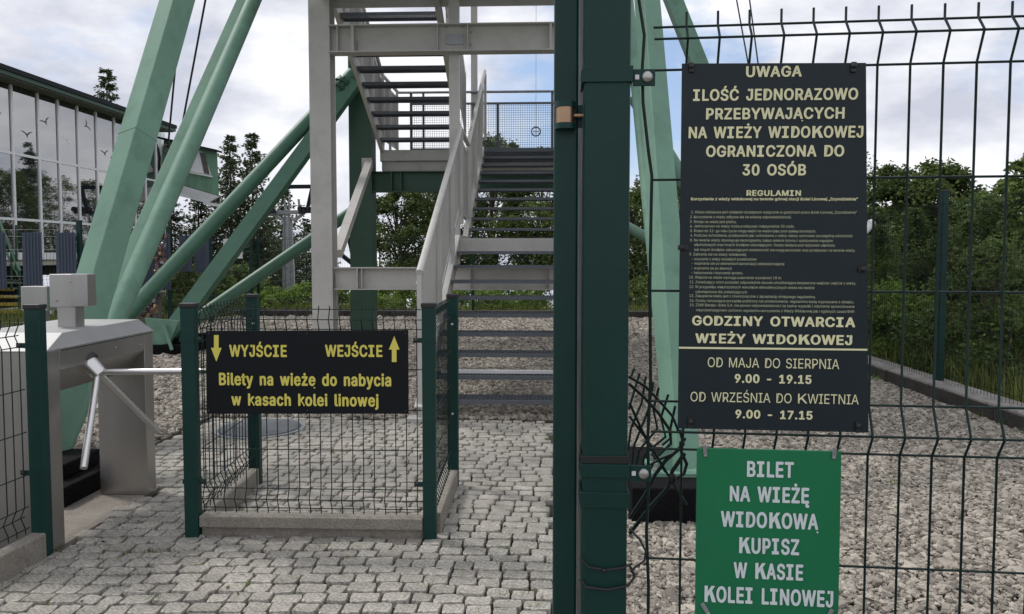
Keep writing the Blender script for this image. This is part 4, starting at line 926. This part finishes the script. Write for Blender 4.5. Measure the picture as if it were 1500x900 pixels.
b = MB(); b.box(at(195, 400, 13.6).x, at(228, 400, 13.6).x, 13.6, 13.65, 0, at(200, 428, 13.6).z); 
gfw = thing('timber_screen', 'low grey upright timber boarding below the slate boards behind the green pipes', 'timber screen', (-9, 13.4, 0))
xx = at(178, 470, 13.4).x
while xx < at(232, 470, 13.4).x:
    q = MB(); q.box(xx, xx + .075, 13.4, 13.42, 0, .75 + random.uniform(-.01, .01)); q.build('plank', 'greywood', gfw); xx += .085
# padlocks
def padlock_mesh(m):
    b = MB(); b.cbox(-.03, .03, -.013, .013, -.03, .022, .006); b.tube([(-.019, 0, .02), (-.019, 0, .045), (-.012, 0, .058), (0, 0, .063), (.012, 0, .058), (.019, 0, .045), (.019, 0, .02)], .005, 6); return b.mesh('padlock', m)
pcols = [mat('padlock_' + n, c, .35, mt) for n, c, mt in (('steel', (.3, .3, .32), .7), ('pink', (.22, .12, .13), .2), ('dark', (.05, .04, .045), .2), ('brass', (.35, .25, .14), .8), ('rust', (.22, .10, .08), .2))]
pms = [padlock_mesh(m) for m in pcols]
pn = ['steel', 'faded pink', 'black', 'dull brass', 'rusty red']
spots = [(236, 344), (242, 347), (232, 353), (238, 357), (229, 362), (236, 363), (241, 361), (228, 370), (234, 371), (239, 372), (229, 379), (233, 383), (238, 384), (243, 382), (230, 390), (235, 391), (229, 398), (233, 396),
         (228, 434), (225, 441), (230, 443), (221, 447), (227, 449), (217, 452), (223, 455), (229, 456), (210, 459), (216, 461), (221, 462), (227, 452)]
ordn = ['topmost', 'second from the top', 'third from the top', 'fourth from the top', 'fifth from the top', 'sixth from the top', 'seventh from the top', 'eighth from the top', 'ninth from the top', 'tenth from the top', 'eleventh from the top', 'lowest but six', 'lowest but five', 'lowest but four', 'lowest but three', 'lowest but two', 'lowest but one', 'lowest']
for up in (True, False):
    grp_ = sorted([q for q in spots if (q[1] < 410) == up], key=lambda q: q[1]); n_ = len(grp_)
    for k, (px, py) in enumerate(grp_):
        q = at(px + random.uniform(-1, 1), py, (12.4 if up else 11.2) - .1 * random.random())
        c = random.randrange(5); o = place('padlock', pms[c], None, loc=q, rot=(random.uniform(-.3, .3), random.uniform(-.7, .7), random.uniform(-1, 1)), scale=(1.0,) * 3)
        od = ordn[k] if k < 11 else ordn[18 - (n_ - k)]
        tag(o, ('%s love padlock, %s of the upper bunch by the slate board' if up else '%s love padlock, %s of the lower bunch behind the turnstile') % (pn[c], od), 'padlock', 'love padlocks upper bunch' if up else 'love padlocks lower bunch')
for pts, Y, lab in (([(243, 320), (238, 335), (236, 360), (233, 385), (231, 408)], 12.42, 'dark rope of the upper padlock bunch'), ([(231, 428), (226, 440), (221, 452), (208, 462)], 11.25, 'dark chain of the lower padlock bunch')):
    b = MB(); b.tube([at(x, y_, Y) for x, y_ in pts], .045, 8); tag(b.build('padlock_chain', 'black'), lab, 'chain')
# ------------------------------------------------------------------ cable station (glass hall, left)
XW = -12.6
def fy(px): return XW / ray(px, 374).x * ray(px, 374).y
def fz(px, py): d = ray(px, py); t = XW / d.x; return EYE + d.z * t
bl = thing('cable_car_station', 'long glass fronted station hall with dark green roof edge and green end bay', 'building', (XW - 3, 20, 0))
Ya, Yb = 13.2, fy(228); zr = fz(24, 127); zm = fz(24, 226); zl = fz(24, 321.5); z0_ = fz(24, 370)
b = MB(); b.box(XW - 7, XW - .4, Ya, Yb, .9, zr + .2); b.build('hall_body', 'darkwall', bl)
b = MB(); b.box(XW - 6.5, XW + .05, Ya, Yb, z0_ - .32, z0_ - .18); b.build('floor_slab', 'beige', bl)
b = MB(); b.box(XW - .1, XW + .10, Ya, Yb, z0_ - .175, z0_); b.build('sill_band', 'bwhite', bl)
yy = [fy(p) for p in (24, 62, 91, 119, 146, 172, 200, 216, 232)]; st_ = yy[1] - yy[0]
ms_ = [yy[0] - 1.02 * k for k in range(5, 0, -1)] + yy
ms_ = sorted(m_ for m_ in ms_ if m_ > Ya)
for k, m_ in enumerate(ms_):
    b = MB(); b.box(XW - .02, XW + .022, m_ - .034, m_ + .034, z0_, zr); b.build('mullion', 'bwhite', bl)
bands = [(z0_, zl), (zl, zm), (zm, zr)]
for y0, y1 in zip([Ya] + ms_, ms_):
    for za, zb2 in bands:
        b = MB(); b.box(XW - .03, XW - .01, y0 + .031, y1 - .031, za + .021, zb2 - .021); o = b.build('window_pane', 'glass', bl)
for z in (zl, zm):
    b = MB()
    for y0, y1 in zip([Ya] + ms_, ms_): b.box(XW - .015, XW + .015, y0 + .0305, y1 - .0305, z - .03, z + .03)
    b.build('transom', 'bwhite', bl)
YR = ray(262, 374); YR = (XW + .5) / YR.x * YR.y
b = MB(); b.box(XW - 7, XW + .44, Ya - 1, YR - .05, zr + .005, zr + .03); b.build('soffit', 'soffit', bl)
b = MB(); b.box(XW + .36, XW + .5, Ya - 1, YR, zr + .032, zr + .125); b.build('gutter', 'rgreen', bl)
b = MB(); b.add([(XW + .54, Ya - 1, zr + .128), (XW + .54, YR, zr + .128), (XW - 7, YR, zr + .62), (XW - 7, Ya - 1, zr + .62), (XW + .54, Ya - 1, zr + .24), (XW + .54, YR, zr + .24), (XW - 7, YR, zr + .74), (XW - 7, Ya - 1, zr + .74)],
                [(3, 2, 1, 0), (4, 5, 6, 7), (0, 1, 5, 4), (1, 2, 6, 5), (2, 3, 7, 6), (3, 0, 4, 7)]); b.build('roof', 'roof', bl)
for Yp in (15, 18.2, 21.4, 24.2):
    b = MB(); b.box(XW - .35, XW - .05, Yp, Yp + .3, -.2, z0_ - .33); b.build('pillar', 'beige', bl)
b = MB(); b.box(XW - 4, XW - 3.8, Ya, Yb, -.2, z0_ - .33); b.build('basement_wall', 'darkwall', bl)
# bird silhouettes stuck on the panes
for k, (px, py, a_) in enumerate(((5, 165, 60), (46, 198, 5), (73, 180, 30), (133, 186, -60), (158, 225, 10), (106, 208, 8))):
    Yq = fy(px); zq = fz(px, py); b = MB(); c_, s__ = math.cos(math.radians(a_)), math.sin(math.radians(a_)); pts = []
    for u, v in ((-.17, .07), (-.07, .055), (0, 0), (.07, .055), (.17, .07), (.06, .015), (.02, -.03), (0, -.10), (-.02, -.03), (-.06, .015)): pts.append((Yq + (u * c_ - v * s__) * 1.4, zq + u * s__ + v * c_))
    b.extr(pts, 0, XW - .0098, XW - .0075); b.build('bird_decal', 'bwhite' if k == 5 else 'black', bl)
# far end of the hall: pale wall with arched frame and the green bay
Ye = 26.0
b = MB(); q0, q1 = at(196, 375, Ye), at(262, 190, Ye + .0); b.box(at(205, 300, Ye).x, at(240, 300, Ye).x, Ye, Ye + .2, q0.z, at(240, 195, Ye).z); b.build('end_wall', 'bwhite', bl)
b = MB(); b.box(at(205, 300, Ye).x, at(229, 300, Ye).x, Ye - .03, Ye - .002, at(200, 366, Ye).z, at(226, 214, Ye).z); b.build('window_pane', 'glass', bl)
b = MB(); b.tube([at(215, 208, Ye - .1), at(226, 210, Ye - .1), at(232, 218, Ye - .1), at(234, 232, Ye - .1), at(233, 250, Ye - .1)], .06, 8); b.build('door_frame', 'post', bl)
b = MB(); b.box(at(236, 300, Ye).x, at(241, 300, Ye).x, Ye - .12, Ye - .03, 0, at(236, 196, Ye).z); b.build('end_column', 'bwhite', bl)
Yq = 25.0; bay = [at(x, y_, Yq) for x, y_ in ((236, 262), (321, 287), (318, 223), (240, 205))]
M['baygreen'] = mat('faded_green_cladding', (.16, .31, .21), .7, var=.2, scale=1.5, stretch=(4, 1, .4), dirt=(.10, .20, .14))
b = MB(); b.hexa([bay[0], bay[1], bay[1] + Vector((-1.75, 3.5, 0)), bay[0] + Vector((-1.75, 3.5, 0)), bay[3], bay[2], bay[2] + Vector((-1.75, 3.5, 0)), bay[3] + Vector((-1.75, 3.5, 0))]); by_ = b.build('end_bay', 'baygreen', bl)
bt = [at(x, y_, Yq - .02) for x, y_ in ((236, 203), (321, 222))]
b = MB(); b.beam(bt[0], bt[1], .5, .06); b.build('bay_roof_edge', 'roof', bl)
w_ = [at(x, y_, Yq - .03) for x, y_ in ((268, 249), (309, 257), (297, 223), (280, 219))]
b = MB(); b.hexa(w_ + [v + Vector((0, .028, 0)) for v in w_]); b.build('bay_window', 'bwhite', bl)
w_ = [at(x, y_, Yq - .05) for x, y_ in ((299, 254), (307, 256), (299.5, 224.5), (292, 223))]
b = MB(); b.hexa(w_ + [v + Vector((0, .018, 0)) for v in w_]); b.build('bay_shutter', 'greywood', bl)
b = MB(); b.beam(at(266, 250.5, Yq - .08), at(311, 259, Yq - .08), .05, .05); b.build('window_sill', 'bwhite', bl)
un = [at(x, y_, Yq) for x, y_ in ((236, 263), (321, 288), (303, 298), (236, 281))]
for k in range(9):
    f0, f1 = k / 9, (k + .82) / 9; l0, l1 = un[0].lerp(un[3], f0), un[0].lerp(un[3], f1); r0_, r1_ = un[1].lerp(un[2], f0), un[1].lerp(un[2], f1)
    b = MB(); b.hexa([l1 + Vector((0, -.01, 0)), r1_ + Vector((0, -.01, 0)), r1_ + Vector((0, .1, 0)), l1 + Vector((0, .1, 0)), l0, r0_, r0_ + Vector((0, .1, 0)), l0 + Vector((0, .1, 0))]); b.build('underside_slat', 'bwhite', bl)
b = MB(); b.beam(at(300, 298, Yq), at(340, 304, Yq), .1, .1); b.build('outrigger_rail', 'bwhite', bl)
# yellow edged steps
stp = thing('outdoor_steps', 'steel steps with yellow edges climbing to the station hall', 'steps', (-13, 17.5, 0))
for k, (xr, yn) in enumerate(((38, 455), (31, 444), (25, 433), (20, 422), (14.5, 411.5))):
    Y = 17.0 + .28 * k; a_ = at(-70, yn, Y); c_ = at(xr, yn, Y)
    b = MB(); b.box(a_.x, c_.x, Y + .03, Y + .28, c_.z - .03, c_.z + .0); o = b.build('step', 'galvl', stp)
    n_ = 9
    for j in range(n_):
        xa_ = a_.x + (c_.x - a_.x) * j / n_; q = MB(); q.box(xa_ + .01, xa_ + (c_.x - a_.x) / n_ - .01, Y - .002, Y + .0285, c_.z - .07, c_.z + .004); q.build('edge_strip', 'yel2', o)
b = MB(); b.tube([at(-5, 316, 16.9), at(29, 397, 16.9)], .035, 8); b.tube([at(5, 362, 16.9), at(27, 405, 16.9)], .025, 8); b.build('handrail', 'leg', stp)
for px, y0, y1 in ((17, 368, 425), (28.5, 395, 455), (24, 330, 395)):
    b = MB(); b.tube([at(px, y0, 16.9), at(px, y1, 16.9)], .03, 8); b.build('rail_post', 'rgreen', stp)
b = MB(); b.beam(at(85, 420, 17.3), at(71, 462, 16.7), .14, .1); b.build('stringer', 'bwhite', stp)
# white pipe end behind the slate sign
b = MB(); b.tube([at(1250, 352, 6.5), at(1268, 338, 6.5), at(1276, 328, 6.5)], .03, 10); b.ball(at(1276, 327, 6.5), .034, n=10); tag(b.build('pipe_end', 'whitep'), 'short white pipe end poking out beside the slate sign', 'pipe')
# ------------------------------------------------------------------ chairlift pylon
def pylon():
    Y = 27; t = thing('lift_pylon', 'grey steel chairlift pylon with wide crossarm before the dark spruces', 'pylon', at(424, 440, Y))
    a_, c_ = at(424, 445, Y), at(421, 318, Y)
    b = MB(); b.tube([a_ + Vector((0, 0, -1)), c_], .26, 10, r1=.17); b.build('mast', 'galvl', t)
    b = MB(); b.box(a_.x - .4, a_.x + .4, Y - .3, Y + .3, a_.z - 1.2, a_.z + .12); b.build('base', 'concrete', t)
    b = MB(); b.beam(at(378, 312, Y), at(447, 311, Y), .14, .14); b.build('crossarm', 'galvl', t)
    b = MB(); b.beam(at(400, 314, Y), at(412, 322, Y), .1, .1); b.beam(at(446, 312, Y), at(430, 324, Y), .1, .1); b.build('strut', 'galvl', t)
    for px in (417, 423.5): b = MB(); b.tube([at(px, 318, Y), at(px, 290, Y)], .035, 6); b.build('ladder_rail', 'galvl', t)
    for px in (385, 395, 404, 439, 440): b = MB(); b.tube([at(px, 312, Y), at(px - 2, 292 if px > 430 else 300, Y)], .03, 6); b.build('platform_post', 'galvl', t)
    b = MB(); b.tube([at(395, 303, Y), at(447, 301, Y)], .02, 6); b.tube([at(404, 294, Y), at(395, 300, Y)], .025, 6); b.build('platform_rail', 'galvl', t)
    for x0, x1, yq in ((378, 400, 309), (440, 462, 306)):
        for k in range(5):
            c = at(x0 + (x1 - x0) * k / 4, yq + (k % 2), Y - .2); b = MB(); b.tube([c + Vector((0, -.05, 0)), c + Vector((0, .05, 0))], .10, 12); b.build('sheave', 'black', t)
        b = MB(); b.beam(at(x0 - 2, yq + 5, Y - .15), at(x1 + 2, yq + 4, Y - .15), .1, .1); b.build('sheave_beam', 'galvl' if x0 < 400 else 'black', t)
    b = MB(); b.beam(at(407, 274, Y), at(458, 273.5, Y), .10, .14); b.beam(at(458, 272, Y), at(451, 304, Y), .10, .12); b.build('lifting_frame', 'roof', t)
pylon()
def pylon2():
    Y = 40; t = thing('lift_pylon', 'dark far lift mast with crossbar glimpsed between the white and green columns', 'pylon', at(505, 470, Y))
    b = MB(); b.beam(at(512, 350, Y), at(528, 420, Y), .3, .22); b.beam(at(502, 350, Y), at(535, 349, Y), .15, .15); b.build('mast', 'roof', t)
    b = MB(); b.beam(at(497, 371, Y), at(517, 387, Y), .3, .2); b.beam(at(517, 387, Y), at(530, 410, Y), .3, .2); b.build('sheave_beam', 'roof', t)
    b = MB(); b.tube([at(550, 300, Y), at(556, 345, Y), at(557, 420, Y)], .05, 6); b.build('downpipe', 'black', t)
    b = MB(); b.tube([at(513, 316, Y), at(514, 328, Y)], .16, 8); b.build('warning_light', 'red', t)
    b = MB(); b.tube([at(513.5, 328, Y), at(513.5, 350, Y)], .05, 6); b.build('light_pole', 'red', t)
pylon2()
# ------------------------------------------------------------------ vegetation
def leaf_quads(C, size, flat=.5, asp=.55):
    n = len(C); d = rng.normal(size=(n, 3)); d[:, 2] *= flat; d /= np.linalg.norm(d, axis=1)[:, None] + 1e-9
    r = rng.normal(size=(n, 3)); s_ = np.cross(d, r); s_ /= np.linalg.norm(s_, axis=1)[:, None] + 1e-9
    L_ = (size * rng.uniform(.6, 1.3, n))[:, None]; a_ = d * L_ * .5; b_ = s_ * L_ * asp * .5
    V = np.stack([C - a_, C + b_ * .9 , C + a_, C - b_ * .9], 1).reshape(-1, 3); F = np.arange(4 * n).reshape(-1, 4); return V, F
def broadleaf(p, H, R, m, label, leaves=9000, leaf=.09, cb=.15, trunk=.10, seed=1, grp=None, cat='tree', name='leafy_tree', clumps=60):
    r = np.random.default_rng(seed); p = Vector(p); t = thing(name, label, cat, p, grp)
    b = MB(); top = p + Vector((r.normal() * .2, r.normal() * .2, H * .82)); b.tube([p, p.lerp(top, .5) + Vector((r.normal() * .12, r.normal() * .12, 0)), top], trunk, 8, r1=trunk * .25)
    cl = []; cs = []
    for k in range(clumps):
        f = r.uniform(cb, 1); a = r.uniform(0, 6.283); prof = math.sin(math.pi * min(1, max(.06, (f - cb) / (1.02 - cb))) ** .75) ** .6
        rr = R * prof * math.sqrt(r.uniform(.1, 1)); c = Vector((p.x + rr * math.cos(a), p.y + rr * math.sin(a), p.z + H * f)); cl.append(c)
        if k % 2 == 0:
            s_ = p.lerp(top, max(.08, f - .22)); md_ = s_.lerp(c, .55) + Vector((0, 0, .08 * H * .3)); b.tube([s_, md_, c], trunk * .32, 5, r1=.006)
    b.build('trunk', 'bark', t)
    leaves = int(leaves * 2.2); w = leaves // clumps; Cs = []
    for c in cl:
        sz = R * r.uniform(.15, .40) * (1.25 - .7 * min(1, (c.z - p.z) / H)); q = r.normal(size=(w, 3)) * np.array([sz, sz, sz * .6]) * .6; q[:, 2] -= .25 * (q[:, 0] ** 2 + q[:, 1] ** 2) / max(sz, .1); Cs.append(np.array(c)[None] + q)
    V, F = leaf_quads(np.concatenate(Cs), leaf); place('crown', npmesh('crown', V, F, m), t); return t
def conifer(p, H, R, label, seed=1, grp=None, dens=1.0, m='needle', ragged=.6):
    r = np.random.default_rng(seed); p = Vector(p); t = thing('spruce_tree', label, 'tree', p, grp)
    b = MB(); b.tube([p, p + Vector((0, 0, H * .97))], H * .016, 7, r1=.01); b.build('trunk', 'bark', t)
    Cs, Ds, Ls = [], [], []; z = .06 * H
    while z < H * .99:
        f = z / H; n = int(r.integers(4, 8)); 
        for k in range(n):
            a = r.uniform(0, 6.283); ln = (R * 1.25 * (1 - f) ** .92 + .02 * R) * r.uniform(1 - ragged, 1.15)
            st = np.linspace(.12, 1, max(3, int(ln / .16 * dens)))
            d = np.array([math.cos(a), math.sin(a), 0]); bz = (-.28 + r.normal() * .2) * st ** 1.0 * ln + .26 * st ** 2.2 * ln
            P_ = np.array([p.x, p.y, p.z + min(z + r.normal() * .022 * H, H * .99)]) + st[:, None] * ln * d; P_[:, 2] += bz
            rep = 11; Q = np.repeat(P_, rep, 0); side = np.array([-d[1], d[0], 0]); sw = (.20 * ln * (1.05 - np.repeat(st, rep)) + .03) * r.choice([-1, 1], len(Q)) * r.uniform(.2, 1, len(Q))
            Q = Q + side * sw[:, None]; Q[:, 2] -= np.abs(sw) * r.uniform(.1, .7, len(Q)) + r.uniform(-.03, .05, len(Q)); Cs.append(Q)
            dd = d[None] * r.uniform(.3, 1, len(Q))[:, None] + side * np.sign(sw)[:, None] * r.uniform(.2, .9, len(Q))[:, None]; dd[:, 2] = r.uniform(-.6, .25, len(Q)); Ds.append(dd)
        z += H * .0135 * r.uniform(.6, 1.3) + .012
    C = np.concatenate(Cs); D = np.concatenate(Ds); D /= np.linalg.norm(D, axis=1)[:, None]; n = len(C); sc_ = .034 * math.sqrt(H / 5)
    s_ = np.cross(D, r.normal(size=(n, 3))); s_ /= np.linalg.norm(s_, axis=1)[:, None]; L_ = (sc_ * r.uniform(1.6, 4.2, n))[:, None]
    V = np.stack([C, C + D * L_ * .5 + s_ * sc_ * .55, C + D * L_, C + D * L_ * .5 - s_ * sc_ * .55], 1).reshape(-1, 3)
    place('crown', npmesh('crown', V, np.arange(4 * n).reshape(-1, 4), m), t); return t
def gz(x, y):
    d = math.hypot(max(0, abs(x + 5) - 16), max(0, max(y - 24, -20 - y))); return -.16 - min(d * .16, 260) - .5 * (1 - math.exp(-d / 6))
def on(px, Y): q = at(px, 374, Y); return Vector((q.x, Y, gz(q.x, Y) - .05))
def hgt(px, py, Y): return at(px, py, Y).z - gz(at(px, 374, Y).x, Y)
GC = 'spruces beyond the left fence'
for k, (px, py, Y, R, lab) in enumerate((
    (163, 97, 36, 2.9, 'single spruce top rising behind the station roof'),
    (340, 194, 30, 2.0, 'tall thin spruce, first of the pair beside the green end bay'),
    (372, 191, 31, 2.2, 'tall ragged spruce, second of the pair beside the green end bay'),
    (419, 262, 36, 2.3, 'dark spruce standing right behind the chairlift pylon'),
    (292, 262, 30, 1.9, 'spruce filling the gap below the green end bay'),
    (252, 285, 28, 1.8, 'spruce behind the slate boards and padlocks'),
    (392, 300, 37, 2.6, 'broad spruce left of the chairlift pylon'),
    (449, 318, 38, 2.1, 'small spruce between the pylon and the white column'),
    (318, 285, 31, 2.3, 'spruce just behind the blank white notice board'),
    (212, 300, 33, 2.0, 'spruce behind the far end of the glass hall'),
    (475, 345, 38, 1.8, 'low spruce partly hidden by the white column'))):
    conifer(on(px, Y), hgt(px, py, Y), R, lab, seed=k + 3, grp=GC)
for k, (x, Y, H, R_) in enumerate(((6.5, 24, 5.0, 1.8), (7.5, 29, 5.8, 2.0), (12.5, 34, 7.0, 2.4), (13.5, 44, 8.0, 2.8), (7.4, 37, 5.5, 2.0), (8, 46, 6.4, 2.6), (10.5, 49, 7.2, 2.8), (13, 55, 8, 3), (8.5, 55, 7, 2.8), (16, 62, 8.5, 3.2), (10.5, 64, 8, 3))):
    broadleaf((x, Y, gz(x, Y)), H - gz(x, Y), R_, 'leafd', ['leafy tree on the ridge, nearest the far fence corner', 'leafy tree on the ridge, second from the far fence corner', 'broad leafy tree among the ridge spruces', 'largest broad leafy tree on the ridge', 'low leafy tree at the feet of the ridge spruces', 'leafy ridge tree mirrored in the nearest panes', 'leafy ridge tree mirrored in the middle panes', 'leafy ridge tree behind the mirrored ones', 'leafy ridge tree mirrored in the farther panes', 'wide leafy ridge tree at the back', 'last leafy ridge tree before the slope'][k], leaves=6000, leaf=.15, seed=200 + k, grp='leafy trees on the ridge', clumps=70)
# trees on the right flank, far along the ridge (seen behind the sign and mirrored in the glass)
for k, (x, Y, H, R) in enumerate(((8.5, 33, 6.5, 2.1), (10.5, 39, 8.5, 2.4), (9.0, 45, 8.8, 2.4), (11, 52, 9.5, 2.5), (9.5, 60, 9.5, 2.5), (12, 70, 10.5, 2.8), (10, 80, 10, 2.7))):
    conifer((x, Y, gz(x, Y)), H - gz(x, Y), R, ['spruce on the ridge beyond the right hand fence, nearest of the row', 'second spruce of the ridge row beyond the sign', 'third spruce of the ridge row beyond the sign', 'fourth spruce of the ridge row beyond the sign',
             'fifth spruce of the ridge row beyond the sign', 'sixth spruce of the ridge row beyond the sign', 'farthest spruce of the ridge row beyond the sign'][k], seed=40 + k, grp='spruces on the ridge', dens=.7)
GB = 'leafy trees beyond the tower'
for k, (px, py, Y, R, m, n, lab) in enumerate((
    (590, 272, 23, 1.3, 'leafd', 9000, 'leafy tree under the dark green beam, beside the green column'),
    (648, 262, 24, 1.3, 'leafd', 8000, 'leafy tree behind the white handrail panels'),
    (728, 196, 25, 1.7, 'leafd', 11000, 'leafy tree whose tip shows above the top platform edge'),
    (790, 222, 24, 1.5, 'leafm', 9000, 'leafy tree behind the upper treads next to the gate leaf'),
    (860, 240, 25, 1.6, 'leafd', 8000, 'leafy tree hidden mostly by the gate post'),
    (935, 275, 24, 1.4, 'leafm', 7000, 'leafy tree behind the right pale green leg'),
    (1010, 258, 23, 1.5, 'leafd', 7000, 'leafy tree showing between green leg and slate sign'))):
    broadleaf(on(px, Y), hgt(px, py, Y), R, m, lab, leaves=n, leaf=.11, seed=60 + k, grp=GB, clumps=70)
GR = 'trees beyond the right fence'
for k, (px, py, Y, R, m, n, lab, kind) in enumerate((
    (1130, 262, 16, 1.5, 'leafd', 9000, 'leafy tree behind the slate sign', 0),
    (1232, 268, 15, 1.2, 'leafd', 9000, 'leafy tree peeping past the upper edge of the slate sign', 0),
    (1305, 243, 14, 1.0, 'leafd', 12000, 'dark leafy tree with a pointed top, nearest the slate sign', 0),
    (1378, 236, 13, .95, 'leafd', 12000, 'dark leafy tree straight above the far fence post', 0),
    (1442, 283, 12, 1.0, 'leafm', 10000, 'mid green leafy tree between the far fence post and frame edge', 0),
    (1518, 226, 10.5, 1.0, 'leafm', 12000, 'tall leafy tree at the very edge, its branch reaching in', 0),
    (1590, 250, 9.5, 1.1, 'leafm', 7000, 'leafy tree just outside the picture on the fence side', 0))):
    broadleaf(on(px, Y), hgt(px, py, Y), R, m, lab, leaves=n, leaf=.085, cb=.04, seed=80 + k, grp=GR, clumps=90)
for k, (px, py, Y, R_, lab) in enumerate(((1340, 300, 12.2, .8, 'young pale green larch between the two pointed trees'), (1418, 318, 11.2, .8, 'young pale green larch just past the far fence post'), (1482, 330, 9.8, .7, 'young pale green larch near the frame edge'), (1290, 325, 11.5, .8, 'young pale green larch at the edge of the slate sign'))):
    conifer(on(px, Y), hgt(px, py, Y), R_, lab, seed=300 + k, grp='young larches', m='leafm', dens=1.2)
GS = 'bushes along the fences'
for k, (px, Y, H, R, m, n, lab) in enumerate((
    (1310, 10.6, 1.25, .75, 'leafl', 5000, 'bright feathery green bush at the foot of the fence beside the slate sign'),
    (1352, 9.8, .95, .5, 'leafl', 3500, 'small bright green bush just before the far fence post'),
    (1420, 9.2, 1.5, .6, 'leafm', 4500, 'mid green bush beyond the far fence post'),
    (1475, 8.4, 1.8, .7, 'leafm', 5000, 'taller green bush by the kerb near the frame edge'),
    (1290, 12.5, 1.9, 1.0, 'leafm', 5000, 'wide bush behind the bright feathery one'),
    (1400, 11.3, 2.0, .9, 'leafd', 5000, 'dark bush in front of the pointed trees'),
    (510, 19.5, .8, .7, 'leafl', 2500, 'light green bush beyond the kerb between the columns'),
    (580, 19.2, .85, .8, 'leafl', 3000, 'light green bush beyond the kerb under the white beam'),
    (645, 19.6, .8, .7, 'leafm', 2500, 'bush beyond the kerb behind the newel post'),
    (700, 19.3, .8, .8, 'leafl', 3000, 'light green bush seen between the lower treads'),
    (770, 19.6, .9, .8, 'leafl', 3000, 'light green bush seen between the lower treads near the gate'),
    (395, 19.4, .7, .7, 'leafl', 2500, 'light green bush at the foot of the chairlift pylon'),
    (450, 19.8, .8, .7, 'leafl', 2500, 'yellow green bush beside the foot of the white column'),
    (345, 20, 1.3, .9, 'leafm', 3000, 'mid green bush at the fence corner'),
    (262, 16.2, 1.5, .7, 'leafd', 3500, 'dark bush behind the fence below the slate boards'),
    (300, 17.8, 1.4, .8, 'leafm', 3000, 'bush behind the slanting beam, near the white notice board'),
    (950, 20, 1.0, .8, 'leafm', 2500, 'bush behind the right pale green leg'))):
    q = on(px, Y); q.z = -.15; broadleaf(q, H, R, m, lab, leaves=n, leaf=.06 if Y < 13 else .085, cb=.0, trunk=.025, seed=120 + k, grp=GS, cat='bush', name='bush', clumps=45)
gp_ = []
for _ in range(9000): gp_.append((rng.uniform(4.2, 6.5), rng.uniform(3, 17), -.16))
for _ in range(9000): gp_.append((rng.uniform(-8, 4), rng.uniform(17.3, 19.5), -.34))
for _ in range(3000): gp_.append((rng.uniform(-12, -6.9), rng.uniform(11.5, 17.3), -.16))
tag(place('tall_grass', blades(gp_, .55, .012, 'grass', 'tall_grass', .5)), 'tall yellow green grass beyond the kerbs and fences', 'grass', kind='stuff')
